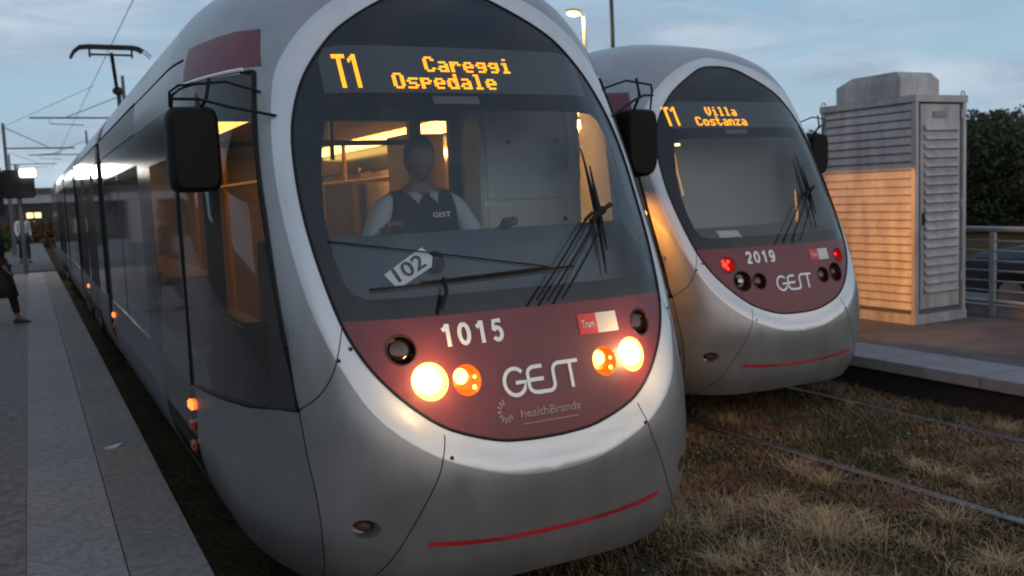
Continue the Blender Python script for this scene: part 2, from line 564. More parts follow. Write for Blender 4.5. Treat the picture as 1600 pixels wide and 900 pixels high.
    def inside(x, z, pl):
        b = BB.get(id(pl))
        if b is None: b = BB[id(pl)] = bbox(pl)
        if x < b[0] or x > b[1] or z < b[2] or z > b[3]: return False
        return inpoly(x, z, pl)
    parts = {}
    for f in fs:
        cx = sum(vs[i][0] for i in f)/3; cz = sum(vs[i][1] for i in f)/3
        sx = -1 if cx < 0 else 1; sd = sides[sx]; r = None
        if any(inside(cx, cz, c) for c in circ.values()): continue
        if inside(cx, cz, mask):
            if inside(cx, cz, disp): r = 'display'
            elif inside(cx, cz, clear): r = 'windscreen'
            elif cz > 1.455: r = 'frit'
            else: r = 'red'
        elif any(inside(cx, cz, s_) for s_ in seams): r = ('seam', [k for k, s_ in enumerate(seams) if inside(cx, cz, s_)][0])
        elif inside(cx, cz, sd['win']): r = ('win', sx)
        elif inside(cx, cz, sd['band']): r = ('band', sx)
        elif inside(cx, cz, sd['dgl']): r = ('dgl', sx)
        elif inside(cx, cz, sd['door']): r = ('door', sx)
        elif abs(cx) > 1 and .98 < cz < 2.52 and P0(cx, cz)[1] > 2.2: r = ('pil', sx)
        elif inside(cx, cz, ringp): r = ('ring', 'low') if inside(cx, cz, bumper) else ('ring', sx) if inside(cx, cz, sd['corner']) else ('ring', 'top')
        elif inside(cx, cz, bumper): r = 'bumper'
        elif inside(cx, cz, sd['corner']): r = ('corner', sx)
        elif abs(cx) > 1 and cz < .98 and P0(cx, cz)[1] > 2.285: r = ('lowside', sx)
        elif inside(cx, cz, sd['skirt']): r = ('skirt', sx)
        else: r = 'shell'
        parts.setdefault(r, []).append(f)
    pc = {}; out = {}
    for r, fl in parts.items():
        idx = {}; V = []; NM = []; F = []
        for f in fl:
            q = []
            for i in f:
                if i not in idx:
                    idx[i] = len(V)
                    if i not in pc:
                        a, z = vs[i]; pc[i] = (P(a, z), Nrm(a, z))
                    p, n_ = pc[i]
                    off = -.007 if (isinstance(r, tuple) and r[0] == 'seam') else (.0025 if (isinstance(r, tuple) and r[0] in ('win', 'band')) else 0)
                    V.append(p+n_*off); NM.append(n_)
                q.append(idx[i])
            # skip degenerate
            a, b, c = (V[k] for k in q)
            cr_ = (b-a).cross(c-a)
            if cr_.length < 4e-7: continue
            if cr_.dot(NM[q[0]]) < 0: q = q[::-1]
            F.append(tuple(q))
        out[r] = (V, F, NM)
    return out
NOSE = build_nose()
def nose_obj(r, name, m, parent, label=None):
    k = ('nose', r, m.name)
    if k not in CACHE:
        V, F, NM = NOSE[r]
        me = bpy.data.meshes.new(name)
        me.from_pydata([tuple(v) for v in V], [], F)
        me.materials.append(m)
        me.shade_smooth()
        me.normals_split_custom_set_from_vertices([tuple(n_) for n_ in NM])
        me.update()
        CACHE[k] = me
    o = bpy.data.objects.new(name, CACHE[k]); o.parent = parent
    if label: o['label'] = label
    COL.objects.link(o)
    return o

# stroke ribbons and text laid on the nose surface
def ribbon(mb, pts, wd, off, f=onsurf):
    n_ = len(pts); i = len(mb.v)
    for k, p in enumerate(pts):
        a = pts[max(0, k-1)]; b = pts[min(n_-1, k+1)]
        dx, dz = b[0]-a[0], b[1]-a[1]; l = math.hypot(dx, dz)+1e-9
        nx, nzz = -dz/l*wd/2, dx/l*wd/2
        mb.v.append(tuple(f(p[0]+nx, p[1]+nzz, off))); mb.v.append(tuple(f(p[0]-nx, p[1]-nzz, off)))
    for k in range(n_-1):
        q = i+2*k; mb.f.append((q, q+1, q+3, q+2))
    return mb
def text_geom(txt, size, offset=.0, shear=0., extr=0.):
    cu = bpy.data.curves.new('t', 'FONT'); cu.body = txt; cu.size = size; cu.offset = offset; cu.shear = shear
    cu.align_x = 'CENTER'; cu.align_y = 'CENTER'; cu.resolution_u = 4; cu.extrude = extr
    o = bpy.data.objects.new('t', cu); COL.objects.link(o)
    dg = bpy.context.evaluated_depsgraph_get()
    me = bpy.data.meshes.new_from_object(o.evaluated_get(dg))
    bm = bmesh.new(); bm.from_mesh(me)
    bmesh.ops.triangulate(bm, faces=bm.faces)
    V = [tuple(v.co) for v in bm.verts]; F = [tuple(v.index for v in f.verts) for f in bm.faces]
    bm.free(); bpy.data.objects.remove(o); bpy.data.curves.remove(cu); bpy.data.meshes.remove(me)
    return V, F
def text_on(txt, cx, cz, wdt, hgt, off=.004, offset=0., f=onsurf, rot=0.):
    V, F = text_geom(txt, 1., offset)
    x0 = min(v[0] for v in V); x1 = max(v[0] for v in V); y0 = min(v[1] for v in V); y1 = max(v[1] for v in V)
    mb = MB(); c, s = math.cos(rot), math.sin(rot)
    for v in V:
        a = ((v[0]-x0)/(x1-x0)-.5)*wdt; b = ((v[1]-y0)/(y1-y0)-.5)*hgt
        mb.v.append(tuple(f(cx+a*c-b*s, cz+a*s+b*c, off)))
    mb.f = list(F)
    return mb

def _arc(cx, cz, rx, rz, a0, a1, n_=12): return [(cx+rx*math.cos(math.radians(a0+(a1-a0)*i/n_)), cz+rz*math.sin(math.radians(a0+(a1-a0)*i/n_))) for i in range(n_+1)]
DIG = {'1': [[(.60, 0), (.60, 1.0)], [(.18, .74), (.42, .80), (.55, .97)]], '0': [_arc(.5, .5, .36, .42, 90, 450, 24)],
       '5': [[(.86, .92), (.27, .92), (.20, .52), (.25, .50)] + _arc(.47, .34, .34, .27, 125, -150, 14)],
       '2': [_arc(.48, .68, .34, .25, 165, -35, 12) + [(.20, .10), (.20, .08), (.88, .08)]],
       '9': [_arc(.5, .66, .33, .26, 90, 450, 20), _arc(.46, .46, .38, .40, 20, -135, 10)]}
FONT = {
'C': ['01110','10001','10000','10000','10000','10001','01110'],
'a': ['00000','00000','01110','00001','01111','10001','01111'],
'r': ['00000','00000','10110','11001','10000','10000','10000'],
'e': ['00000','00000','01110','10001','11111','10000','01110'],
'g': ['00000','00000','01111','10001','01111','00001','01110'],
'i': ['00100','00000','01100','00100','00100','00100','01110'],
'O': ['01110','10001','10001','10001','10001','10001','01110'],
's': ['00000','00000','01111','10000','01110','00001','11110'],
'p': ['00000','00000','11110','10001','11110','10000','10000'],
'd': ['00001','00001','01101','10011','10001','10001','01111'],
'l': ['01100','00100','00100','00100','00100','00100','01110'],
'V': ['10001','10001','10001','10001','10001','01010','00100'],
'o': ['00000','00000','01110','10001','10001','10001','01110'],
't': ['01000','01000','11100','01000','01000','01001','00110'],
'n': ['00000','00000','10110','11001','10001','10001','10001'],
'z': ['00000','00000','11111','00010','00100','01000','11111'],
}
def led_text(big, bx, rows):
    mb = MB(); p = .0098
    def dot(x, z):
        r = .0043
        a, b, c, d = (onsurf(x+dx*r, z+dz*r, .004) for dx, dz in ((-1,-1),(1,-1),(1,1),(-1,1)))
        mb.poly([a, b, c, d])
    # large route characters T and 1, sixteen rows
    T = ['111111','111111'] + ['001100']*14
    O = ['001100','011100','111100','101100'] + ['001100']*12
    for g, ox in ((T, 0), (O, 7)) if big else ():
        for r_, row in enumerate(g):
            for c_, ch in enumerate(row[:6]):
                if ch == '1': dot(bx+(ox+c_)*p, 2.637-r_*.0104)
    for txt, x0, z0 in rows:
        for k, ch in enumerate(txt):
            for r_, row in enumerate(FONT[ch]):
                on = set()
                for c_, b in enumerate(row):
                    if b == '1': on.add(c_); on.add(c_+1)
                for c_ in on: dot(x0+(k*7+c_)*p, z0-r_*.0112)
    return mb

def cup(x, z, r, depth, inner=.75, n_=24, sq=1.):
    mb = MB(); rings = []
    for k, (rr, dy) in enumerate(((1.0, 0), (.97, depth*.3), (.9, depth*.7), (inner, depth), (.02, depth*1.12))):
        ring = []
        for j in range(n_):
            t = 2*math.pi*j/n_
            if k == 0: p = onsurf(x+r*math.cos(t), z+r*sq*math.sin(t))
            else:
                b = onsurf(x, z); p = Vector((x+r*rr*math.cos(t), b.y+dy+(onsurf(x+r*rr*math.cos(t), z+r*sq*rr*math.sin(t)).y-b.y)*.6, z+r*sq*rr*math.sin(t)))
            ring.append(p)
        rings.append(ring)
    mb.loft(rings, cap=False)
    mb.f = [f[::-1] for f in mb.f]
    return mb
def dome(x, z, r, off, bulge, n_=24, sq=1.):
    mb = MB(); rings = []; b = onsurf(x, z)
    for k in range(6):
        a = k/5*math.pi/2*.98; rr = math.cos(a)*r; h_ = math.sin(a)*bulge
        rings.append([Vector((x+rr*math.cos(2*math.pi*j/n_), b.y+off-h_+(onsurf(x+rr*math.cos(2*math.pi*j/n_), z+rr*sq*math.sin(2*math.pi*j/n_)).y-b.y)*.8, z+rr*sq*math.sin(2*math.pi*j/n_))) for j in range(n_)])
    mb.loft(rings, cap=True)
    return mb
LENSG = glass('clear_lamp_lens', (.85, .85, .85), ior=1.45)
def body_profile(z0, z1, n_):
    return [(Wd(z0+(z1-z0)*i/n_), z0+(z1-z0)*i/n_) for i in range(n_+1)]

def build_tram(loc, var, label):
    root = empty('tram', loc)
    tag(root, label, 'tram', 'trams standing side by side')
    ob = lambda name, mb, m, key=None, smooth=False, bevel=0, parent=root, label=None: obj(name, mb, m, parent, smooth, bevel, key, label)
    nose_obj('shell', 'front_shell', SILVER, root)
    nose_obj('bumper', 'bumper_panel', SILVER, root)
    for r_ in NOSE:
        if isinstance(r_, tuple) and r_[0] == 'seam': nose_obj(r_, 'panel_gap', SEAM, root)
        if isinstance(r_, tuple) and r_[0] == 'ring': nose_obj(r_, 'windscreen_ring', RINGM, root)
    nose_obj('red', 'maroon_panel', RED, root)
    frame = nose_obj('frit', 'windscreen_surround', BLACK, root)
    nose_obj('windscreen', 'windscreen', WSG if var == 1 else WSG2, root)
    dp = nose_obj('display', 'destination_display', DISPG, root)
    for sx in (-1, 1):
        nose_obj(('corner', sx), 'corner_panel', SILVER, root)
        nose_obj(('skirt', sx), 'skirt_panel', SILVER2, root)
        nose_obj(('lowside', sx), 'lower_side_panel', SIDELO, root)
        nose_obj(('win', sx), 'cab_side_window', SIDEG, root)
        nose_obj(('band', sx), 'maroon_band', RED, root)
        nose_obj(('pil', sx), 'window_pillar', BLACK, root)
        d_ = nose_obj(('door', sx), 'cab_door', BLACK, root)
        nose_obj(('dgl', sx), 'pane', SIDEG, d_)
        # bright trim under the maroon band
        def trim(sx=sx):
            mb = MB(); pts = []
            for y in (1.25, 1.35, 1.5, 1.7, 1.95):
                s_ = SY(y+.1, 2.597, sx); pts.append(P(s_, 2.597)+Nrm(s_, 2.597)*.006)
            return mb.tube(pts, .009, 6)
        ob('trim_strip', trim, WHITE, ('trim', sx), True)
        def wfr(sx=sx):
            mb = MB()
            loop = [onsurf(sx*x, z, .002) for x, z in ((.955,2.575),(.985,2.35),(1.008,2.04),(1.015,1.72),(1.010,1.35),(.997,1.086),(1.13,1.062))]
            loop += [P(SY(y, z, sx), z)+Nrm(SY(y, z, sx), z)*.002 for y, z in ((1.3,1.05),(1.6,1.03),(1.95,1.0),(2.22,.965),(2.22,2.0),(2.22,2.575),(1.8,2.59),(1.3,2.58))]
            return mb.tube(loop+[loop[0]], .013, 6, cap=False)
        ob('window_gasket', wfr, RUBBER, ('wfr', sx), True)
    ob('mask_gasket', lambda: MB().tube([onsurf(x, z, .0) for x, z in MASK+MASK[:1]], .0075, 6, cap=False), RUBBER, 'gask', True)
    def strp():
        mb = MB(); pts = [(-.58+i*.0585, .483+.042*abs(-.58+i*.0585)**2/.34) for i in range(21)]
        return ribbon(mb, pts, .021, .003)
    ob('bumper_stripe', strp, STRIPE, 'stripe')
    # lamps
    for sx in (-1, 1):
        x, z, r = LAMPS['head']; x *= sx
        if var == 1:
            h_ = ob('headlight', lambda: cup(x, z, r, .05), HEADR, smooth=True)
            obj('lens', dome(x-.008, z+.008, r*.74, .004, .045), HEADL, h_, True)
            hl = bpy.data.lights.new('headlight_glow', 'POINT'); hl.energy = 3.5; hl.color = (1, .62, .25); hl.shadow_soft_size = .05
            ho_ = bpy.data.objects.new('headlight_glow', hl); ho_.parent = h_; ho_.location = onsurf(x, z, .11); COL.objects.link(ho_)
            h_ = obj('indicator_lamp', cup(sx*LAMPS['turn'][0], LAMPS['turn'][1], LAMPS['turn'][2], .055), AMBR, root, True)
            tx, tz, tr = LAMPS['turn']
            obj('bulb', dome(sx*tx-.018, tz+.014, tr*.52, .02, .012), AMBL, h_, True)
            obj('bulb', dome(sx*tx+.034, tz-.034, tr*.15, .012, .006), AMBL, h_, True)
            obj('bulb', dome(sx*tx+.042, tz+.008, tr*.12, .012, .006), AMBL, h_, True)
            h_ = obj('position_lamp', cup(sx*LAMPS['tail'][0], LAMPS['tail'][1], LAMPS['tail'][2], .05), AMBD, root, True)
            obj('lens', dome(sx*LAMPS['tail'][0], LAMPS['tail'][1], LAMPS['tail'][2]*.8, .03, .012), AMBD, h_, True)
        else:
            h_ = obj('headlight', cup(x, z, r*.86, .05), REDD, root, True)
            obj('lens', dome(x, z, r*.36, .03, .012), STEEL if sx < 0 else REDD, h_, True)
            h_ = obj('indicator_lamp', cup(sx*LAMPS['turn'][0], LAMPS['turn'][1], LAMPS['turn'][2], .055), REDD, root, True)
            obj('lens', dome(sx*LAMPS['turn'][0], LAMPS['turn'][1], LAMPS['turn'][2]*.6, .03, .012), REDD, h_, True)
            h_ = obj('tail_lamp', cup(sx*LAMPS['tail'][0], LAMPS['tail'][1], LAMPS['tail'][2], .05), mat('red_reflector', (.28, .006, .008), .25, .3, emit=(1, .02, .02), es=.12), root, True)
            tx, tz, tr = LAMPS['tail']
            for dx, dz, k in ((-.014, 0, .34), (.02, .024, .22), (.006, -.032, .2), (-.026, .03, .2)) if sx < 0 else ((-.014, .01, .2),):
                obj('bulb', dome(sx*tx+dx, tz+dz, tr*k, .02, .01), REDL, h_, True)
        rim = lambda x_, z_, r_: MB().tube([onsurf(x_+r_*math.cos(t*math.pi/14), z_+r_*math.sin(t*math.pi/14)) for t in range(29)], .0045, 5, cap=False)
        for k, (lx, lz, lr) in LAMPS.items():
            if var == 2 or k == 'tail': ob('lamp_rim', lambda: rim(sx*lx, lz, lr), mat('rim_black', (.03, .008, .01), .5), ('rim', k, sx), True)
        tx, tz, tr = TOW
        tc_ = ob('towing_eye_recess', lambda: cup(sx*tx, tz, tr, .06, .8, sq=.8), SILVER2, ('tow', sx), True)
        obj('towing_eye', lambda: dome(sx*tx, tz+.004, tr*.6, .045, .03, sq=.8), mat('rusty_socket', (.10, .03, .025), .6), tc_, True, key=('towd', sx))
        for sxx, szz in ((.80, 1.345), (.475, .885), (.852, 1.30)) if sx < 0 else ((.50, .888), (.862, 1.36)):
            obj('screw', dome(sx*sxx, szz, .009, 0, .004, 10), DARKM, root, True)
    # numbers, lettering, stickers
    num = '1015' if var == 1 else '2019'
    fn_ = MB()
    for k, ch in enumerate(num):
        for st in DIG[ch]: ribbon(fn_, [(-.434+k*.079+a*.060, 1.324+b*.094) for a, b in st], .0185, .0035)
    obj('fleet_number', fn_, WHITE, root)
    def logo():
        mb = MB(); w_ = .0165; x0, z0 = -.185, 1.09; H = .112
        def arc(cx, cz, rx, rz, a0, a1, n_=10): return [(cx+rx*math.cos(math.radians(a0+(a1-a0)*i/n_)), cz+rz*math.sin(math.radians(a0+(a1-a0)*i/n_))) for i in range(n_+1)]
        def tr_(l): return [(x0+a, z0+b*H) for a, b in l]
        g = arc(.058, .5, .052, .5, 42, 325, 16) + [(.110, .46), (.060, .46)]
        ribbon(mb, tr_(g), w_, .0035)
        e_ = [(.200, .97), (.165, .97)] + arc(.160, .73, .036, .24, 95, 180, 5) + arc(.160, .27, .036, .26, 180, 268, 5) + [(.165, .0), (.215, .0)] + arc(.222, .25, .030, .25, -85, 0, 5) + [(.252, .70)] + arc(.284, .72, .032, .28, 180, 95, 5) + [(.30, 1.0), (.385, 1.0)]
        ribbon(mb, tr_(e_), w_, .0038)
        ribbon(mb, tr_([(.130, .49), (.20, .49)]), w_, .0042)
        ribbon(mb, tr_([(.342, .97), (.342, 0.0)]), w_, .0032)
        return mb
    ob('operator_logo', logo, WHITE, 'logo')
    if var == 1:
        mb = MB()
        for k in range(9):
            a = math.radians(100+k*27)
            ribbon(mb, [(-.195+math.cos(a)*.022, 1.032+math.sin(a)*.022*1.25), (-.195+math.cos(a)*.040, 1.032+math.sin(a)*.040*1.25)], .009, .003)
        obj('faded_emblem', mb, GHOST, root)
        obj('faded_lettering', text_on('healthBrands', .025, 1.012, .30, .036, .003, .01), GHOST, root)
        mb = MB(); ribbon(mb, [(-.12+i*.02, .968) for i in range(15)], .0045, .003)
        obj('faded_underline', mb, GHOST, root)
    STK = mat('sticker_red', (.55, .05, .05), .5); STW = mat('sticker_white', (.55, .53, .52), .5)
    mb = MB(); ribbon(mb, [(.245+i*.02, 1.352) for i in range(6)], .09, .003)
    sk = obj('sticker', mb, STK, root, label='red half of the sticker')
    mb = MB(); ribbon(mb, [(.345+i*.0232, 1.352) for i in range(6)], .09, .003)
    obj('sticker', mb, STW, root, label='white half of the sticker')
    obj('sticker_text', text_on('Tram', .295, 1.352, .07, .034, .0045, .01), STW, root)
    # display text
    if var == 1: rows = [('Careggi', -.198, 2.632), ('Ospedale', -.376, 2.545)]; bx = -.632
    else: rows = [('Villa', -.325, 2.632), ('Costanza', -.46, 2.545)]; bx = -.72
    obj('led_route', led_text(True, bx, []), LED, dp)
    for rw in rows: tag(obj('led_text', led_text(None, bx, [rw]), LED, dp), kind='stuff')
    mb = MB(); ribbon(mb, [(-.205+i*.03, 2.418) for i in range(9)], .04, .0015)
    obj('display_label', mb, mat('dull_label', (.07, .075, .085), .5), dp)

    # wipers (built just ahead of the glass)
    wp = lambda x, z, o=.03: onsurf(x, z, o)
    def wip1():
        mb = MB()
        dx = -.06 if var == 2 else 0.
        dz = .03 if var == 2 else 0.
        top, bot, hub = (.509+dx*.9, 2.164+dz), (.448+dx, 1.561), (.490+dx, 1.839+dz)
        n_ = 12; pts = [(top[0]+(bot[0]-top[0])*t/n_, top[1]+(bot[1]-top[1])*t/n_) for t in range(n_+1)]
        mb.tube([wp(x+.01*math.sin(i/n_*math.pi), z, .022) for i, (x, z) in enumerate(pts)], .01, 6, taper=[.003+.008*math.sin(math.pi*i/n_) for i in range(n_+1)])
        mb.tube([wp(x+.012, z, .045) for x, z in pts[2:-2]], .007, 6, taper=[.004, .006, .008, .011, .014, .011, .008, .006, .004])
        mb.tube([wp(hub[0]-.07, hub[1]-.045, .05), wp(hub[0], hub[1], .06), wp(hub[0]+.075, hub[1]+.03, .05)], .013, 8)
        mb.sphere(wp(hub[0], hub[1], .06), (.028, .02, .022), 10, 6)
        return mb
    wpr = obj('wiper', wip1(), RUBBER, root, True)
    dx = -.06 if var == 2 else 0.; dz = .03 if var == 2 else 0.
    arms = [((.386+dx, 1.80+dz), (.029+dx*1.5, 1.468)), ((.47+dx, 1.82+dz), (.085+dx, 1.462)), ((.49+dx, 1.79+dz), (.16+dx*.5, 1.462))]
    for (a, b) in arms:
        n_ = 8; mb = MB()
        mb.tube([wp(a[0]+(b[0]-a[0])*t/n_, a[1]+(b[1]-a[1])*t/n_, .05+.01*math.sin(t/n_*math.pi)) for t in range(n_+1)], .0055, 6)
        obj('wiper_arm', mb, RUBBER, wpr, True)
    mb = MB(); mb.tube([wp(.386+dx, 1.80+dz, .055), wp(.43+dx, 1.828+dz, .055), wp(.49+dx, 1.839+dz, .06)], .008, 6)
    obj('wiper_arm', mb, RUBBER, wpr, True)
    if var == 1:
        n_ = 14; mb = MB()
        pts = [(-.69+.97*t/n_, 1.576+.033*t/n_) for t in range(n_+1)]
        mb.tube([wp(x, z, .02) for x, z in pts], .0065, 6)
        mb.tube([wp(x, z+.007, .03) for x, z in pts[3:-2]], .0045, 6)
        lw = obj('wiper', mb, RUBBER, root, True, label='long wiper blade parked along the bottom of the windscreen')
        mb = MB(); mb.tube([wp(-.379, 1.60, .03), wp(-.385, 1.54, .05), wp(-.42, 1.47, .03)], .010, 6)
        obj('wiper_arm', mb, RUBBER, lw, True)
        mb = MB(); mb.tube([wp(-.81+i*.06, 1.787-.0105*i, .012) for i in range(17)], .0035, 5)
        obj('windscreen_line', mb, RUBBER, root, True)  # thin dark tube across the windscreen
    # mirrors
    for sx in (-1, 1):
        def mir(sx=sx):
            mb = MB(); cx = sx*(1.245 if sx < 0 else 1.225); rings = []
            z0, z1 = 2.03, 2.42; nn_ = 24
            for k, (sc, dy) in enumerate(((.80, -.085), (.93, -.065), (1, -.03), (1, .06), (.96, .075))):
                ring = []
                for j in range(nn_):
                    t = 2*math.pi*j/nn_; ex = .32
                    if sx > 0 and math.sin(t) < 0: ex = .62
                    ax = math.copysign(abs(math.cos(t))**ex, math.cos(t)); az = math.copysign(abs(math.sin(t))**ex, math.sin(t))
                    ring.append((cx+ax*.115*sc, 1.30+dy, (z0+z1)/2+az*(z1-z0)/2*(sc*.5+.5)))
                rings.append(ring)
            mb.loft(rings)
            mb.f = [f[::-1] for f in mb.f]
            return mb
        mm = ob('wing_mirror', mir, mat('black_plastic', (.005, .005, .005), .65, spec=.2), ('mir', sx), True)
        mb = MB()
        for q in (0, 1):
            n_ = 20; mb.poly([(sx*1.245+.09*math.copysign(abs(math.cos(t*2*math.pi/n_))**.35, math.cos(t*2*math.pi/n_)), 1.377, 2.225+(.08 if q else -.08)+.075*math.copysign(abs(math.sin(t*2*math.pi/n_))**.35, math.sin(t*2*math.pi/n_))) for t in range(n_)])
        obj('mirror_glass', mb, mat('mirror_silver', (.8, .8, .8), .03, 1), mm)
        def arm(sx=sx):
            mb = MB()
            a = P(SY(1.22, 2.52, sx), 2.52); b = P(SY(1.10, 2.36, sx), 2.36)
            mb.tube([a, Vector((sx*1.10, 1.2, 2.57)), Vector((sx*1.30, 1.24, 2.555)), Vector((sx*1.335, 1.28, 2.53)), Vector((sx*1.335, 1.30, 2.42))], .0065, 6)
            mb.tube([b, Vector((sx*1.10, 1.14, 2.45)), Vector((sx*1.22, 1.2, 2.49)), Vector((sx*1.34, 1.28, 2.50))], .0075, 6)
            mb.tube([Vector((sx*1.17, 1.2, 2.585)), Vector((sx*1.19, 1.2, 2.49)), Vector((sx*1.20, 1.27, 2.42))], .009, 6)
            if sx < 0: mb.v = [(x, y, z-.045 if z > 2.44 else z) for x, y, z in mb.v]
            return mb
        obj('mirror_bracket', arm, RUBBER, mm, True, key=('arm', sx))
    # side marker lamps
    for sx in (-1, 1):
        for z, m in ((.84, SIDEL), (.72, SIDED), (.60, SIDED)):
            for yy in (2.30, 7.75, 12.5):
                mb = MB(); mb.box(sx*1.195, sx*1.222, yy-.05, yy+.05, z-.026, z+.026)
                if yy == 2.30 or z > .65: obj('marker_lamp', mb, m, root, bevel=.008)
    # ------------------------------------------------ saloon bodies
    mods = [(4.25, 7.95), (8.75, 14.2), (15.0, 19.2), (20.0, 25.5), (26.3, 31.8)]
    for mi, (y0, y1) in enumerate(mods):
        def shell(y0=y0, y1=y1):
            mb = MB()
            pr = body_profile(2.755, ZT-.0005, 16)
            ring0 = [(-x, z) for x, z in pr]+[(x, z) for x, z in pr[::-1]]
            mb.loft([[(x, y0, z) for x, z in ring0], [(x, y1, z) for x, z in ring0]], closed=False, cap=False)
            mb.poly([(x, y0, z) for x, z in ring0]); mb.poly([(x, y1, z) for x, z in ring0][::-1])
            return mb
        ob('roof', shell, SILVER2, ('roof', mi), True)
        for sx in (-1, 1):
            xs = lambda a: sx*a
            ob('cantrail_panel', lambda: MB().box(min(xs(1.17), xs(Wd(2.6))), max(xs(1.17), xs(Wd(2.6))), y0, y1, 2.52, 2.725), SILVER2, ('ctr', mi, sx), bevel=.01)
            ob('roof_gutter', lambda: MB().box(min(xs(1.14), xs(1.165)), max(xs(1.14), xs(1.165)), y0, y1, 2.72, 2.76), SEAM, ('gut', mi, sx))
            hasdoor = mi in (1, 3)
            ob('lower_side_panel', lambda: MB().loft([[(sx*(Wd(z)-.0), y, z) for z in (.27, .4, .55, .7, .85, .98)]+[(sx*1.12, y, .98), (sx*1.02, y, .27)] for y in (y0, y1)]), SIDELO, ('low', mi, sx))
            # bays
            nb = 2 if mi == 0 else (4 if hasdoor else 3)
            if mi == 0: bays = [(4.32, 6.1, 'w'), (6.16, 7.9, 'w')]
            elif hasdoor:
                L_ = y1-y0; bays = [(y0+.06, y0+1.25, 'w'), (y0+1.32, y0+2.0, 'd'), (y0+2.02, y0+2.7, 'd'), (y1-2.7, y1-2.02, 'w'), (y1-2.0, y1-1.3, 'd'), (y1-1.28, y1-.6, 'd')]
            else:
                L_ = (y1-y0-.18)/3; bays = [(y0+.06+i*(L_+.03), y0+.06+i*(L_+.03)+L_-.03, 'w') for i in range(3)]
            ob('window_band', lambda: MB().box(min(xs(1.13), xs(1.19)), max(xs(1.13), xs(1.19)), y0, y1, 2.27, 2.52).box(min(xs(1.13), xs(1.19)), max(xs(1.13), xs(1.19)), y0, y1, .98, 1.05), BLACK, ('band', mi, sx))
            for bi, (a, b, t) in enumerate(bays):
                if t == 'w':
                    fr = ob('side_window', lambda: MB().box(min(xs(1.185), xs(1.193)), max(xs(1.185), xs(1.193)), a, b, 1.0, 2.3), SIDEG, ('sw', mi, bi, sx))
                else:
                    fr = ob('door_leaf', lambda: MB().box(min(xs(1.17), xs(1.206)), max(xs(1.17), xs(1.206)), a, a+.05, .36, 2.46).box(min(xs(1.17), xs(1.206)), max(xs(1.17), xs(1.206)), b-.05, b, .36, 2.46).box(min(xs(1.17), xs(1.206)), max(xs(1.17), xs(1.206)), a+.05, b-.05, 2.25, 2.46).box(min(xs(1.17), xs(1.206)), max(xs(1.17), xs(1.206)), a+.05, b-.05, .36, .5), BLACK, ('dl', mi, bi, sx))
                    obj('pane', lambda: MB().box(min(xs(1.18), xs(1.19)), max(xs(1.18), xs(1.19)), a+.05, b-.05, .5, 2.25), SIDEG, fr, key=('pn', mi, bi, sx))
                ob('window_pillar', lambda: MB().box(min(xs(1.12), xs(1.196)), max(xs(1.12), xs(1.196)), b, b+.05, 1.0, 2.3), BLACK, ('pl', mi, bi, sx))
        # bellows behind the module
        if mi < 4:
            yb = y1
            def bel():
                mb = MB(); rings = []
                for k in range(15):
                    s_ = 1.0 if k % 2 == 0 else .955
                    y = yb-.02+k*.06
                    pr = body_profile(.3, 3.3, 22)
                    rings.append([(x*s_*.985, y, z) for x, z in pr]+[(-x*s_*.985, y, z) for x, z in pr[::-1]])
                return mb.loft(rings, cap=False)
            ob('bellows', bel, RUBBER, ('bel', mi))
        if mi in (0, 1, 2, 3, 4):
            ob('underframe', lambda: MB().box(-.9, .9, y0+.1, y1-.1, .16, .40), DARKM, ('und', mi))
    ob('rear_end_panel', lambda: MB().loft([[(x*s_, 31.8+dy, z) for x, z in body_profile(.3, 3.38, 20)]+[(-x*s_, 31.8+dy, z) for x, z in body_profile(.3, 3.38, 20)[::-1]] for s_, dy in ((1, 0), (.95, .6), (.7, 1.1))]), SILVER2, 'rear', True)
    # bogie and wheels
    for yb in (2.6, 5.6, 16.2, 18.0, 28.2, 30.0):
        for sx in (-1, 1):
            ob('wheel', lambda: MB().tube([(sx*.66, 0, .3), (sx*.79, 0, .3)], .3, 20), DARKM, ('wh', sx)).location = (0, yb, 0)
    ob('underframe', lambda: MB().box(-.85, .85, 1.0, 4.3, .16, .36), DARKM, 'undf')
    # ------------------------------------------------ interior
    ob('interior_floor', lambda: MB().box(-1.1, 1.1, 1.2, 7.95, .36, .42).box(-.85, .85, .75, 1.2, .36, .42), FLOORM, 'flr')
    ob('interior_ceiling', lambda: MB().box(-1.1, 1.1, 2.15, 7.95, 2.5, 2.54), CREAM, 'cei')
    for sx in (-1, 1):
        y0c = 2.5 if var == 1 else 2.85
        ys = [y0c+i*1.08 for i in range(5)]
        for yy in ys:
            obj('ceiling_light', MB().box(sx*.86-.14, sx*.86+.14, yy, yy+1.02, 2.462, 2.498), CEIL, root)
        for k in range(5):
            y = 4.3+k*.75
            st = ob('seat', lambda: MB().box(-.2, .2, -.22, .22, .78, .86).box(-.2, .2, .18, .25, .86, 1.42), SEATM, 'seat', bevel=.03)
            st.location = (sx*.85, y, 0)
            b2 = obj('seat_back', lambda: MB().box(-.21, .21, .25, .28, .84, 1.46), SEATY, st, bevel=.01, key='seatb')
            obj('seat_base', lambda: MB().box(-.12, .12, -.1, .1, .42, .78), DARKM, st, key='seatbase')
        for y in (3.0, 4.6, 6.2) if var == 1 else (6.6,):
            ob('grab_pole', lambda: MB().tube([(0, 0, .42), (0, 0, 2.5)], .018, 8), ORANGE, 'pole').location = (sx*.5, y, 0)
        if var == 1: ob('handrail', lambda: MB().tube([(sx*.5, 2.5, 2.12), (sx*.5, 7.6, 2.12)], .018, 8), ORANGE, ('hr', sx))
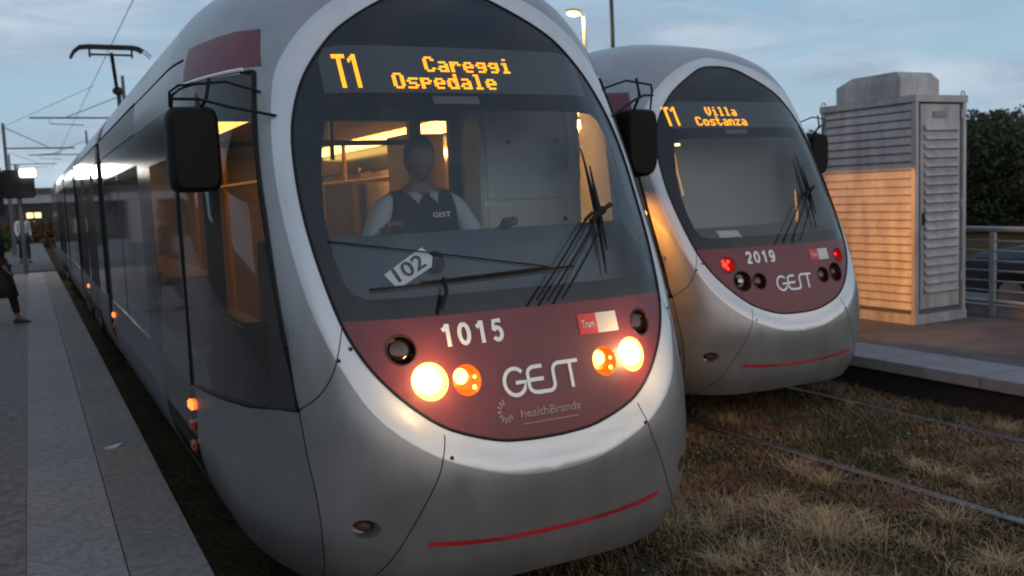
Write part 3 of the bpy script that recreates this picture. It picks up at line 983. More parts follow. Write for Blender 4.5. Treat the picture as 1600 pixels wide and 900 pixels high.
        for y in (3.2, 5.2) if var == 1 and sx < 0 else ():
            ob('strap_handle', lambda: MB().tube([(0, 0, 2.12), (0, 0, 1.98), (.045, 0, 1.90), (.035, 0, 1.85), (-.035, 0, 1.85), (-.045, 0, 1.90), (0, 0, 1.98)], .009, 6), CREAM, 'strap').location = (sx*.5, y, 0)
    ob('saloon_bulkhead', lambda: MB().box(-1.1, 1.1, 7.9, 7.94, .42, 2.5), mat('brown_saloon_panel', (.25, .16, .09), .6), 'bulk')
    al = bpy.data.lights.new('side_throw_lamp', 'AREA'); al.shape = 'RECTANGLE'; al.size = 3.0; al.size_y = .05  # added lamp throwing orange light sideways out through the tram windows
    al.energy = 800 if var == 2 else 160; al.color = (1.0, .37, .06)
    ao = bpy.data.objects.new('side_throw_lamp', al); ao.parent = root; ao.location = (-.86, 4.1, 2.435) if var == 2 else (.62, 3.9, 2.40)
    ao.rotation_euler = Matrix(((0, .1483, -.9889), (-1, 0, 0), (0, .9889, .1483))).to_euler()
    COL.objects.link(ao)
    def lining():
        mb = MB()
        def grid(ss, zs, off=-.045):
            mb.loft([[P(a, z)+Nrm(a, z)*off for a in ss] for z in zs], closed=False, cap=False)
        fl_ = lambda a, b, n_: [a+(b-a)*i/n_ for i in range(n_+1)]
        grid(fl_(-1.9, 1.9, 60), fl_(.42, .93, 5))
        for sx in (-1, 1):
            grid([sx*a for a in fl_(.50, .60, 4)], fl_(.93, 2.6, 14))
            grid([sx*a for a in fl_(.50, 1.0, 12)], fl_(.90, 1.02, 2))
        grid(fl_(-1.4, 1.4, 50), fl_(2.72, 3.2, 6))
        return mb
    ob('cab_lining', lining, mat('dark_cab_lining', (.025, .024, .023), .7), 'lining', True)
    if var == 1:
        # cab partition behind the driver: pale equipment cabinet on the right, doorway and glazed wall on the left
        cb = obj('equipment_cabinet', MB().box(.42, 1.10, 1.72, 2.1, .42, 2.5), CABP, root, bevel=.01)
        obj('cabinet_door', MB().box(.45, 1.02, 1.705, 1.72, 1.93, 2.44), CABP, cb, bevel=.006)
        obj('cabinet_door', MB().box(.45, 1.02, 1.705, 1.72, .5, 1.90), mat('pale_cab_panel_lower', (.56, .57, .52), .5), cb, bevel=.006)
        for (x, z) in ((.60, 2.27), (.93, 2.27), (.97, 1.80)):
            obj('lock', MB().tube([(x, 1.70, z), (x, 1.706, z)], .014, 10), DARKM, cb)
        pt = obj('cab_partition', MB().box(-1.1, -1.02, 2.0, 2.06, .42, 2.5).box(.36, .42, 2.0, 2.06, .42, 2.5).box(.10, .17, 2.0, 2.06, .42, 2.42).box(-1.02, .36, 2.0, 2.06, 2.42, 2.5).box(-1.02, .10, 2.0, 2.06, .42, 1.2), DARKM, root)
        obj('partition_bar', MB().box(-1.02, .10, 2.02, 2.045, 2.28, 2.31).box(-.72, -.70, 2.02, 2.045, 1.2, 2.42).box(-.38, -.36, 2.02, 2.045, 2.2, 2.42), DARKM, pt)
        obj('door_panel', MB().box(-.35, -.18, 2.3, 2.34, .42, 2.06), ORANGE, pt)
        ob('brown_locker', lambda: MB().box(.17, .42, 2.25, 2.6, .42, 2.36), mat('brown_locker', (.30, .19, .10), .5), 'lock')
        # dashboard
        mb = MB()
        prof = [(.60, .9), (.60, 1.42), (.72, 1.53), (.80, 1.63), (1.02, 1.78), (1.08, 1.79), (1.12, 1.74), (1.14, 1.3), (1.14, .9)]
        # curved dash following the glass
        rings = []
        for x in [i*.1-1.0 for i in range(21)]:
            s_ = .12*abs(x)**2.2
            rings.append([(x, y*1.0+s_*.9+.02, z) for y, z in prof])
        mb.loft(rings)
        ds = obj('dashboard', mb, DASH, root, True)
        for x, y, z in ((.22, 1.02, 1.83), (-.76, .98, 1.75)):
            obj('console_light', MB().sphere((x, y, z), (.014, .01, .008), 8, 6), emis('green_indicator', (.1, 1, .45), 2.0), ds)
        for sx in (-1, 1): obj('side_console', MB().box(sx*1.06-.06, sx*1.06+.06, 1.12, 2.0, .42, 1.42), mat('black_console', (.012, .011, .011), .5), ds, bevel=.02)
        mb = MB(); mb.sphere((-.28, .80, 1.66), (.05, .04, .055), 12, 8)
        obj('microphone', mb, RUBBER, ds, True)
        mb = MB(); mb.box(-.25, .25, 1.55, 1.75, .85, .95).box(-.25, .25, 1.72, 1.84, .95, 1.75).box(-.13, .13, 1.74, 1.83, 1.78, 1.95).box(-.08, .08, 1.6, 1.7, .42, .85)
        obj('driver_seat', mb, mat('driver_seat_cloth', (.02, .022, .03), .8), root, bevel=.03)
        # warm reflections of the other tram are real: a lit strip on the cab roof lining
    else:
        pt = obj('cab_partition', MB().box(-1.16, 1.16, 1.50, 1.54, .36, 2.60), mat('grey_cab_partition', (.50, .55, .54), .6), root)
        mb = MB()
        rings = []
        prof = [(.60, .9), (.60, 1.40), (.74, 1.50), (1.02, 1.60), (1.12, 1.56), (1.14, .9)]
        for x in [i*.1-1.0 for i in range(21)]:
            rings.append([(x, y+.108*abs(x)**2.2+.02, z) for y, z in prof])
        mb.loft(rings)
        obj('dashboard', mb, DASH, root, True)
        cd = MB(); q_ = [(-.60, 1.548), (-.40, 1.548), (-.43, 1.60), (-.62, 1.605)]
        cd.loft([[onsurf(x, z, -.022) for x, z in q_], [onsurf(x, z, -.018) for x, z in q_]])
        obj('card', cd, mat('white_card', (.92, .95, .95), .6), root)
        obj('cab_light', MB().box(-.74, -.42, 1.25, 1.30, 2.325, 2.345), emis('cab_strip_light', (1, .65, .32), 3.5), root)
        obj('gap_glow', MB().tube([onsurf(-.735, 2.27, -.07), onsurf(-.765, 2.1, -.07), onsurf(-.775, 1.92, -.07)], .009, 6), emis('dim_gap_glow', (1, .5, .22), .55), root)  # glowing tube stands for interior light coming through a gap
    return root

T1 = build_tram((1.949, 3.232, 0), 1, 'silver tram with lit headlights and number 1015 standing at the left platform')
T2 = build_tram((5.555, 5.412, 0), 2, 'silver tram with red tail lamps and number 2019 standing beside the right platform')

# pantograph of the near tram (moves with it)
def pantograph(root, y):
    hz = 5.47
    pg = obj('pantograph', MB().tube([(-.0, y-.1, 3.55), (.12, y+1.2, 4.65)], .05, 8), DARKM, root, True)
    obj('joint', MB().sphere((.1, y+1.15, 4.68), (.12, .1, .1), 10, 8), DARKM, pg, True)
    obj('upper_arm', MB().tube([(.08, y+1.1, 4.7), (-.06, y+.1, hz-.12)], .04, 8), DARKM, pg, True)
    for dy in (-.15, .15):
        pts = [(-.88, y+dy, hz-.24), (-.80, y+dy, hz-.11), (-.69, y+dy, hz-.02), (-.52, y+dy, hz), (.34, y+dy, hz), (.46, y+dy, hz-.02), (.56, y+dy, hz-.08)]
        obj('contact_strip', MB().tube(pts, .034, 6), DARKM, pg, True)
        obj('horn', MB().tube([(.50, y+dy, hz-.03), (.62, y+dy, hz-.10), (.72, y+dy, hz-.20)], .012, 5), DARKM, pg, True)
    obj('head_frame', MB().tube([(-.5, y, hz-.16), (.34, y, hz-.16)], .025, 6).tube([(-.5, y, hz-.22), (-.5, y, hz)], .025, 6).tube([(.34, y, hz-.22), (.34, y, hz)], .025, 6), DARKM, pg)
pantograph(T1, 18.8)

# ------------------------------------------------------------------ paper sign behind the windscreen
sg = empty('number_sign', (1.949, 3.232, 0))
tag(sg, 'white card with black number 102 leaning behind the windscreen of tram 1015', 'sign')
def rotp(x, z, a=math.radians(25), cx=-.495, cz=1.672): return (cx+x*math.cos(a)-z*math.sin(a)*.9, cz+x*math.sin(a)+z*math.cos(a))
def insurf(x, z, o): return onsurf(x, z, -.018+o)
mb = MB()
o_ = [(-.105, -.05), (.080, -.045), (.110, -.012), (.09, .046), (-.125, .028)]
fr_ = [insurf(*rotp(*p), .004) for p in o_]; bk_ = [insurf(*rotp(*p), 0) for p in o_]
mb.loft([bk_, fr_])
obj('card', mb, mat('white_card', (.92, .95, .95), .6), sg)
obj('printed_number', text_on('102', *rotp(-.012, -.0), .15, .062, .007, .012, f=insurf, rot=math.radians(25)), mat('black_ink', (.02, .02, .025), .6), sg)

# ------------------------------------------------------------------ people
def skin_obj(name, pts, edges, m, parent, sub=2, root=0):
    me = bpy.data.meshes.new(name)
    me.from_pydata([p[0] for p in pts], edges, [])
    o = bpy.data.objects.new(name, me); COL.objects.link(o); o.parent = parent
    md = o.modifiers.new('skin', 'SKIN'); md.use_smooth_shade = True
    for i, p in enumerate(pts):
        r = p[1]; me.skin_vertices[0].data[i].radius = (r if isinstance(r, tuple) else (r, r))
    me.skin_vertices[0].data[root].use_root = True
    sd = o.modifiers.new('subd', 'SUBSURF'); sd.levels = sub; sd.render_levels = sub
    dg = bpy.context.evaluated_depsgraph_get()
    m2 = bpy.data.meshes.new_from_object(o.evaluated_get(dg))
    o.modifiers.clear(); o.data = m2; bpy.data.meshes.remove(me); m2.name = name
    m2.materials.clear(); m2.materials.append(m)
    return o
def person(loc, rz, J, label, shirt, vest, trousers, skin, hair, cat='person', skirt=False, fingers=True, face=True, shoes=None):
    """J: joints dict in local metres, person faces -Y."""
    root = empty('person', loc, rz); tag(root, label, cat)
    g = lambda k: Vector(J[k])
    body = [(g('pelvis'), .12), (g('waist'), (.12, .095)), (g('chest'), (.15, .105)), (g('neckb'), (.075, .065)), (g('neck'), .05), (g('head')-Vector((0, 0, .04)), .062), (g('head')+Vector((0, 0, .05)), .07)]
    ed = [(0, 1), (1, 2), (2, 3), (3, 4), (4, 5), (5, 6)]
    for s in 'LR':
        i = len(body); body += [(g('sh'+s), .055), (g('el'+s), .040), (g('wr'+s), .028)]
        ed += [(3, i), (i, i+1), (i+1, i+2)]
        d = (g('wr'+s)-g('el'+s)).normalized()
        palm = g('wr'+s)+d*.06
        body.append((palm, (.036, .018))); ed.append((i+2, i+3))
        if fingers:
            side = d.cross(Vector((0, 0, 1)))
            if side.length < .1: side = Vector((0, 1, 0))
            side.normalize(); dn = Vector((0, 0, -1)) if abs(d.z) < .8 else Vector((0, -1, 0))
            for q, l in ((-.027, .062), (-.009, .075), (.009, .07), (.027, .055)):
                k = len(body)
                a = palm+side*q+d*.03; b = a+d*l*.55+dn*.008; c = b+d*l*.35+dn*.028
                body += [(a, .0095), (b, .009), (c, .0075)]; ed += [(i+3, k), (k, k+1), (k+1, k+2)]
            k = len(body); s2 = -1 if s == 'L' else 1
            body += [(g('wr'+s)+d*.035+side*.035*s2, .011), (g('wr'+s)+d*.07+side*.055*s2+dn*.01, .009)]; ed += [(i+3, k), (k, k+1)]
    for s in 'LR':
        i = len(body); body += [(g('hip'+s), .085), (g('kn'+s), .055), (g('an'+s), .038), (g('to'+s), (.04, .03))]
        ed += [(0, i), (i, i+1), (i+1, i+2), (i+2, i+3)]
    bo = skin_obj('body', body, ed, skin, root, 1)
    # head and face
    H = g('head'); yaw = J.get('yaw', 0.)
    Rz = Matrix.Rotation(yaw, 3, 'Z')
    def hf(d, q):
        f = max(0, -d.y)
        if d.z < -.1: q.x *= 1-.28*min(1, (-d.z-.1)*1.2); 
        n_ = math.exp(-((d.x/.16)**2+((d.z+.12)/.22)**2)) if d.y < 0 else 0
        q.y -= n_*.022
        e_ = sum(math.exp(-(((d.x-sx*.38)/.16)**2+((d.z-.05)/.13)**2)) for sx in (-1, 1)) if d.y < 0 else 0
        q.y += e_*.010
        c = math.exp(-((d.x/.3)**2+((d.z+.85)/.2)**2)) if d.y < .3 else 0
        q.y -= c*.02
        br = math.exp(-((d.z-.22)/.10)**2)*(1 if d.y < -.4 else 0); q.y -= br*.004
        return Rz @ q
    hm = MB().sphere(H, (.074, .095, .118), 28, 22, hf)
    ho = obj('face', hm, skin, bo, 'all')
    if face:
        for sx in (-1, 1):
            e0 = Rz @ Vector((sx*.030, -.083, .008))
            obj('eye', MB().sphere(H+e0, (.012, .008, .007), 10, 8), mat('eye_white', (.25, .24, .23), .6), bo, 'all')
            obj('pupil', MB().sphere(H+Rz @ Vector((sx*.030, -.089, .008)), (.005, .004, .005), 8, 6), mat('pupil', (.02, .012, .01), .2), bo, 'all')
            obj('ear', MB().sphere(H+Rz @ Vector((sx*.076, .005, -.005)), (.010, .02, .03), 10, 8), skin, bo, 'all')
        obj('mouth', MB().sphere(H+Rz @ Vector((0, -.088, -.056)), (.024, .006, .006), 12, 6), mat('lips', (.30, .12, .10), .5), bo, 'all')
    def hh(d, q):
        cut = d.z < -.05 and d.y < .2
        front = d.y < -.35 and d.z < .45
        if front or cut: q *= .90
        q.x *= 1+.02*math.sin(d.z*25+d.x*13); q.z *= 1+.015*math.sin(d.x*40)
        return Rz @ q
    obj('hair', MB().sphere(H+Rz @ Vector((0, .008, .018)), (.084, .105, .120), 26, 20, hh), hair, root, 'all')
    # clothes
    t_ = [(g('pelvis')+Vector((0, 0, .02)), (.155, .12)), (g('waist'), (.145, .115)), (g('chest'), (.175, .125)), (g('neckb')-Vector((0, 0, .03)), (.09, .075))]
    te = [(0, 1), (1, 2), (2, 3)]
    for s in 'LR':
        i = len(t_); t_ += [(g('sh'+s), .072), (g('el'+s), .054), (g('wr'+s)-(g('wr'+s)-g('el'+s))*.06, .040)]
        te += [(3, i), (i, i+1), (i+1, i+2)]
    sh = skin_obj('shirt', t_, te, shirt, root, 2)
    if vest:
        v_ = [(g('pelvis')+Vector((0, 0, .02)), (.175, .14)), (g('waist'), (.170, .14)), (g('chest'), (.205, .155)), (g('neckb')-Vector((0, 0, .045)), (.12, .10))]
        ve = [(0, 1), (1, 2), (2, 3)]
        for s in 'LR':
            i = len(v_); p = g('neckb')+(g('sh'+s)-g('neckb'))*.86-Vector((0, 0, .005)); v_ += [(p, .086)]; ve += [(3, i)]
        skin_obj('vest', v_, ve, vest, root, 2)
        col = MB()
        c0 = g('neckb')+Vector((0, -.06, .02))
        for sx in (-1, 1):
            col.loft([[c0+Vector((sx*.065, .03, .03)), c0+Vector((sx*.02, -.03, -.01)), c0+Vector((sx*.055, -.055, -.05)), c0+Vector((sx*.085, 0, .0))],
                      [c0+Vector((sx*.065, .035, .035)), c0+Vector((sx*.02, -.036, -.005)), c0+Vector((sx*.055, -.062, -.045)), c0+Vector((sx*.085, -.004, .006))]])
        obj('collar', col, shirt, sh)
    # trousers or skirt
    p_ = [(g('pelvis'), (.155, .125))]; pe = []
    for s in 'LR':
        i = len(p_); p_ += [(g('hip'+s)-Vector((0, 0, .03)), .098), (g('kn'+s), .070), (g('an'+s)+Vector((0, 0, .05)), .058)]
        pe += [(0, i), (i, i+1), (i+1, i+2)]
    skin_obj('trousers', p_, pe, trousers, root, 2)
    if skirt:
        rings = []
        for k, (z, rx, ry) in enumerate(((1.02, .16, .13), (.85, .20, .17), (.6, .24, .22), (.42, .27, .26))):
            rings.append([(J['pelvis'][0]+rx*(1+.06*math.sin(5*t*math.pi/10))*math.cos(t*math.pi/10), J['pelvis'][1]+ry*math.sin(t*math.pi/10)*(1+.06*math.sin(5*t*math.pi/10)), z) for t in range(20)])
        obj('coat_skirt', MB().loft(rings), shirt, root, 'all')
    for s in 'LR':
        a = g('an'+s); t2 = g('to'+s); d = (t2-a); d.z = 0; d.normalize(); sd_ = Vector((-d.y, d.x, 0))
        rings = []
        for u, wd, h_ in ((-.06, .03, .05), (-.03, .042, .085), (.05, .046, .075), (.12, .048, .05), (.17, .035, .035), (.19, .015, .02)):
            c = Vector((a.x, a.y, t2.z-.03))+d*u
            rings.append([c+sd_*wd*math.cos(q*math.pi/5)+Vector((0, 0, h_/2+h_/2*math.sin(q*math.pi/5))) for q in range(10)])
        obj('shoe', MB().loft(rings), shoes or mat('dark_shoe', (.015, .013, .012), .5), root, 'all')
    return root
SKIN = mat('skin', (.17, .095, .068), .6)
HAIR = mat('dark_hair', (.012, .010, .009), .6)
WSH = mat('white_shirt', (.38, .42, .45), .8, bump=.2, bscale=25)
NAVY = mat('navy_vest', (.012, .017, .03), .8, bump=.15, bscale=30)
GREYT = mat('dark_trousers', (.02, .022, .028), .85)
# driver, seated behind the dashboard; local origin at tram 1 frame
JD = dict(pelvis=(0, 1.56, 1.03), waist=(0, 1.545, 1.22), chest=(0, 1.50, 1.50), neckb=(0, 1.50, 1.75), neck=(0, 1.49, 1.84), head=(-.01, 1.45, 1.955),
          shL=(.20, 1.50, 1.72), elL=(.33, 1.28, 1.545), wrL=(.43, 1.06, 1.735),
          shR=(-.21, 1.50, 1.72), elR=(-.34, 1.33, 1.53), wrR=(-.30, 1.08, 1.74),
          hipL=(.10, 1.50, 1.0), knL=(.13, 1.13, 1.0), anL=(.14, 1.16, .52), toL=(.14, 1.04, .455),
          hipR=(-.10, 1.50, 1.0), knR=(-.13, 1.13, 1.0), anR=(-.14, 1.16, .52), toR=(-.14, 1.04, .455), yaw=-.12)
dz_ = .21
for k, v in JD.items():
    if k != 'yaw' and k[:2] not in ('an', 'to', 'kn'):
        JD[k] = (v[0]-.06, v[1], v[2]+dz_*(1 if k[:2] in ('he', 'ne', 'sh', 'ch') else .6 if k[:2] == 'wa' else .3))
JD['wrL'] = (.24, 1.10, 1.79); JD['wrR'] = (-.40, 1.12, 1.80)
JD['elL'] = (.27, 1.38, 1.64); JD['elR'] = (-.42, 1.36, 1.68)
drv = person((1.949, 3.232, 0), 0, JD, 'seated tram driver in navy vest over white shirt, hands on the console of tram 1015', WSH, NAVY, GREYT, SKIN, HAIR)
obj('vest_lettering', text_on('GEST', -.01, 1.87, .10, .026, 0, .01, f=lambda x, z, o: Vector((x, 1.322, z))), WHITE, drv)
# standing / walking people on the left platform
def JW(h=1.7, st=.16, arm=.12):
    k = h/1.75
    J = dict(pelvis=(0, 0, .95), waist=(0, 0, 1.10), chest=(0, -.01, 1.30), neckb=(0, .0, 1.46), neck=(0, -.01, 1.54), head=(0, -.02, 1.64),
             shL=(.19, 0, 1.43), elL=(.24, arm*.6, 1.15), wrL=(.23, arm*.2-.08, .92), shR=(-.19, 0, 1.43), elR=(-.24, -arm*.2, 1.15), wrR=(-.23, -arm*1.4, .93),
             hipL=(.09, 0, .90), knL=(.10, -st*.7, .50), anL=(.10, -st, .09), toL=(.10, -st-.12, .03), hipR=(-.09, 0, .90), knR=(-.10, st*.3, .50), anR=(-.10, st*1.1, .10), toR=(-.10, st*1.1-.12, .03))
    return {a: tuple(c*k for c in b) for a, b in J.items()}
DARKC = mat('black_coat', (.012, .010, .011), .85)
person((-.48, 16.3, .30), math.radians(75), JW(1.68, .2), 'person in long dark coat walking at the far left edge of the platform', DARKC, None, DARKC, SKIN, HAIR, skirt=True)
person((-.20, 37.0, .30), math.radians(20), JW(1.74, .12), 'distant person in white shirt and dark trousers standing on the left platform', mat('bright_shirt', (.7, .7, .7), .8), None, GREYT, SKIN, HAIR)

# ------------------------------------------------------------------ ground, tracks, platforms
def ground_mat():
    m = bpy.data.materials.new('dry_grass_soil'); m.use_nodes = True
    t = m.node_tree; b = t.nodes['Principled BSDF']; b.inputs['Roughness'].default_value = .95; b.inputs['Specular IOR Level'].default_value = .1
    tcn = t.nodes.new('ShaderNodeTexCoord')
    def nn(sc, d=6): 
        q = t.nodes.new('ShaderNodeTexNoise'); q.inputs['Scale'].default_value = sc; q.inputs['Detail'].default_value = d; q.inputs['Roughness'].default_value = .7
        t.links.new(tcn.outputs['Object'], q.inputs['Vector']); return q
    r = t.nodes.new('ShaderNodeValToRGB'); r.color_ramp.elements[0].position = .35; r.color_ramp.elements[0].color = (.028, .034, .012, 1)
    r.color_ramp.elements[1].position = .60; r.color_ramp.elements[1].color = (.095, .058, .03, 1)
    a = nn(1.6); t.links.new(a.outputs['Fac'], r.inputs[0])
    r2 = t.nodes.new('ShaderNodeValToRGB'); r2.color_ramp.elements[0].position = .4; r2.color_ramp.elements[0].color = (.3, .3, .3, 1); r2.color_ramp.elements[1].position = .7; r2.color_ramp.elements[1].color = (1.7, 1.6, 1.5, 1)
    c = nn(28); t.links.new(c.outputs['Fac'], r2.inputs[0])
    mx = t.nodes.new('ShaderNodeMixRGB'); mx.blend_type = 'MULTIPLY'; mx.inputs[0].default_value = .9
    t.links.new(r.outputs[0], mx.inputs[1]); t.links.new(r2.outputs[0], mx.inputs[2]); t.links.new(mx.outputs[0], b.inputs['Base Color'])
    bp = t.nodes.new('ShaderNodeBump'); bp.inputs['Strength'].default_value = .8; bp.inputs['Distance'].default_value = .04
    t.links.new(c.outputs['Fac'], bp.inputs['Height']); t.links.new(bp.outputs[0], b.inputs['Normal'])
    return m
GM = ground_mat()
tag(obj('ground', MB().poly([(-900, -400, -.01), (900, -400, -.01), (900, 1600, -.01), (-900, 1600, -.01)]), GM), kind='structure')

def rail(x):
    pr = [(-.075, -.10), (.075, -.10), (.075, -.085), (.012, -.06), (.012, -.02), (.036, -.012), (.036, .018), (.030, .024), (-.030, .024), (-.036, .018), (-.036, -.012), (-.012, -.02), (-.012, -.06), (-.075, -.085)]
    pr = [(a, b-.002) for a, b in pr]
    mb = MB(); mb.loft([[(x+a, y, b) for a, b in pr] for y in (-12, 90)])
    return mb
for tr, (xc, side) in enumerate(((1.949, 'left'), (5.555, 'right'))):
    tk = empty('tram_track', (0, 0, 0)); tag(tk, f'pair of steel grooved rails set in dry grass under the {side} tram', 'track')
    for s in (-.7525, .7525):
        o = obj('rail', rail(xc+s), RAILM, tk, loc=(0, 0, -.03 if tr == 0 else 0))
        obj('rail_edging', MB().box(xc+s+.05, xc+s+.085, -12, 90, -.05, -.004).box(xc+s-.085, xc+s-.05, -12, 90, -.05, -.004), mat('dark_rail_filler', (.02, .018, .016), .9), tk)

# left platform
PM = mat('platform_asphalt', (.16, .132, .116), .85, var=.35, scale=14, bump=.35, bscale=90, col2=(.07, .06, .055))
pl = obj('platform', MB().box(-9, -.145, -6, 62, -.02, .292), PM); tag(pl, kind='structure', label='left platform beside the tram numbered 1015')
obj('platform_edge', MB().box(-.145, .60, -6, 62, -.02, .262), mat('dark_concrete', (.05, .05, .05), .9), pl)
SLA = [mat('grey_paving', (.25, .225, .21), .85, var=.35, scale=26, bump=.6, bscale=120), mat('grey_paving_dark', (.235, .212, .20), .85, var=.35, scale=26, bump=.6, bscale=120)]
SLB = [mat('tan_paving', (.185, .165, .145), .85, var=.35, scale=24, bump=.6, bscale=110), mat('tan_paving_dark', (.165, .15, .135), .85, var=.35, scale=24, bump=.6, bscale=110), mat('rust_tan_paving', (.19, .15, .12), .85, var=.35, scale=24, bump=.6, bscale=110)]
rnd = random.Random(3)
def slab(x0, x1, L_, key): return obj('paving_slab', lambda: MB().box(x0, x1, 0, L_, .262, .300), SLA[0], pl, bevel=.003, key=key)
def slabrow(x0, x1, L_, ms, nm, y_end):
    y = 1.5; i = 0
    while y < y_end:
        o = obj('paving_slab', lambda: MB().box(x0, x1, 0, L_-.002, .262, .300), ms[0], pl, key=nm)
        o.location = (0, y, rnd.uniform(-.0015, .0015)); 
        mm = rnd.choice(ms)
        if mm is not ms[0]:
            k = (nm, mm.name)
            if k not in CACHE:
                me = CACHE[nm].copy(); me.materials.clear(); me.materials.append(mm); CACHE[k] = me
            o.data = CACHE[k]
        y += L_; i += 1
slabrow(-.142, .275, .60, SLA, 'slA', 30)
slabrow(.281, .615, .80, [SLB[0], SLB[1], SLB[0], SLB[2], SLB[1]], 'slB', 30)
obj('far_paving', MB().box(-.142, .275, 31.5, 62, .262, .298).box(.281, .615, 31.5, 62, .262, .297), SLB[0], pl)
# right platform
RPM = mat('right_platform_asphalt', (.085, .080, .080), .9, var=.5, scale=1.6, bump=.3, bscale=80, col2=(.05, .036, .03))
pr_ = obj('platform', MB().box(7.50, 10.25, -6, 62, -.02, .292), RPM); tag(pr_, kind='structure', label='right platform beside the tram numbered 2019')
obj('platform_edge', MB().box(6.95, 7.5, -6, 62, -.02, .20), mat('black_concrete', (.015, .015, .015), .95), pr_)
KM = [mat('pale_kerb_stone', (.20, .20, .215), .75, var=.2, scale=6, bump=.3, bscale=100), mat('pale_kerb_stone_worn', (.235, .235, .25), .75, var=.25, scale=6, bump=.3, bscale=100)]
y = -3.0
while y < 30:
    o = obj('kerb_stone', lambda: MB().box(6.869, 7.496, 0, .993, .20, .300), KM[0], pr_, bevel=.006, key='kerb')
    o.location = (0, y, 0)
    y += 1.0
tag(obj('road', MB().box(11.2, 19, -20, 90, -.03, .02), mat('asphalt', (.05, .05, .052), .85, var=.3, scale=4)), kind='structure')

# grass as real blades (dry and green), straw tufts, pebbles
def patch(x, y): return noise.noise(Vector((x*.9, y*.9, 3.1)))+.5*noise.noise(Vector((x*2.7, y*2.7, 9.)))
def blades(n_, xr, yr, hgt, want, seed, lean=.8, wd=.003, clump=None):
    r = random.Random(seed); mb = MB(); c = 0
    while c < n_:
        if clump: cx, cy, cr = r.choice(clump); a = r.uniform(0, 6.28); q = abs(r.gauss(0, 1))*cr; x = cx+q*math.cos(a); y = cy+q*math.sin(a)
        else: x = r.uniform(*xr); u = r.random(); y = yr[0]+(yr[1]-yr[0])*u**1.4
        if not (xr[0] < x < xr[1]): c += 1; continue
        if want is not None:
            p = patch(x, y)
            if (p+r.uniform(-.45, .45) > -.12) != want: c += .3; continue
        if any(abs(x-q_) < .045 for q_ in (4.8025, 6.3075)): c += 1; continue
        h = hgt*r.uniform(.4, 1.25)*(1+.7*patch(x*2, y*2)); a = r.uniform(0, 6.283); l = lean*r.uniform(.2, 1.6)*h
        dx, dy = math.cos(a), math.sin(a); wx, wy = -dy*wd, dx*wd
        i = len(mb.v)
        mb.v += [(x-wx, y-wy, -.01), (x+wx, y+wy, -.01), (x+dx*l*.35+wx*.8, y+dy*l*.35+wy*.8, h*.6), (x+dx*l*.35-wx*.8, y+dy*l*.35-wy*.8, h*.6), (x+dx*l, y+dy*l, h*r.uniform(.7, 1))]
        mb.f += [(i, i+1, i+2, i+3), (i+3, i+2, i+4)]
        c += 1
    return mb
DRY = mat('dry_straw', (.22, .14, .075), .9, var=.5, scale=2.2, col2=(.10, .052, .027))
DRY2 = mat('pale_straw', (.40, .29, .155), .85, var=.3, scale=6)
GRN = mat('dull_green_grass', (.050, .075, .024), .9, var=.5, scale=2)
XR = (2.0, 6.85); YR = (1.2, 9.0)
tag(obj('dry_grass', blades(80000, XR, YR, .036, True, 1, 2.4), DRY), 'dry brown grass lying between and beside the tram rails', 'grass', kind='stuff')
tag(obj('green_grass', blades(34000, XR, YR, .042, False, 2, 1.3), GRN), 'short dull green grass patches between the tram rails', 'grass', kind='stuff')
rr = random.Random(11)
cl = [(rr.uniform(3.0, 4.5), rr.uniform(2.7, 4.6), rr.uniform(.04, .16)) for _ in range(26)] + [(rr.uniform(3.0, 6.6), rr.uniform(2.6, 6.5), rr.uniform(.03, .08)) for _ in range(22)]
tag(obj('straw_tufts', blades(5200, XR, YR, .10, None, 5, 2.0, .0018, cl), DRY2), 'pale straw tufts standing up in front of the two trams', 'grass', kind='stuff')
mb = MB()
for k in range(420):
    x, y = rr.uniform(2.4, 6.6), rr.uniform(1.6, 6.5); s = rr.uniform(.005, .018)
    mb.sphere((x, y, .004), (s, s*rr.uniform(.6, 1), s*.6), 5, 4)
tag(obj('pebbles', mb, mat('grey_pebble', (.20, .19, .18), .8)), 'small grey pebbles scattered over the dry grass', 'gravel', kind='stuff')

# ------------------------------------------------------------------ equipment cabinet on the right platform
cx0, cx1, cy0, cy1 = 8.86, 9.72, 7.26, 8.66
ZC = 2.87
cab = empty('louvred_cabinet', ((cx0+cx1)/2, (cy0+cy1)/2, .292)); tag(cab, 'tall grey louvred metal cabinet with hipped cap on the right platform', 'cabinet')
cab_loc = Vector(cab.location)
def co(name, mb, m, bevel=0, key=None, parent=cab):
    mb.v = [tuple(Vector(v)-cab_loc) for v in mb.v]
    return obj(name, mb, m, parent, bevel=bevel, key=key)
CM = mat('cabinet_grey_metal', (.38, .37, .38), .5, .2, var=.30, scale=3.5, stretch=(1.6, 1.6, .45))
CMD = mat('cabinet_dark_inside', (.10, .10, .105), .7)
co('housing', MB().box(cx0+.05, cx1-.05, cy0+.05, cy1-.05, .34, ZC-.02), CMD)
for (a, b, c, d) in ((cx0, cx0+.06, cy0, cy0+.06), (cx1-.06, cx1, cy0, cy0+.06), (cx0, cx0+.06, cy1-.06, cy1), (cx1-.06, cx1, cy1-.06, cy1)):
    co('corner_post', MB().box(a, b, c, d, .30, ZC), CM, bevel=.006)
co('plinth', MB().box(cx0-.01, cx1+.01, cy0-.01, cy1+.01, .285, .40), CM, bevel=.006)
co('top_rail', MB().box(cx0-.012, cx1+.012, cy0-.012, cy1+.012, ZC-.07, ZC+.01), CM, bevel=.006)
ns = 25; zh = (ZC-.07-.44)/ns
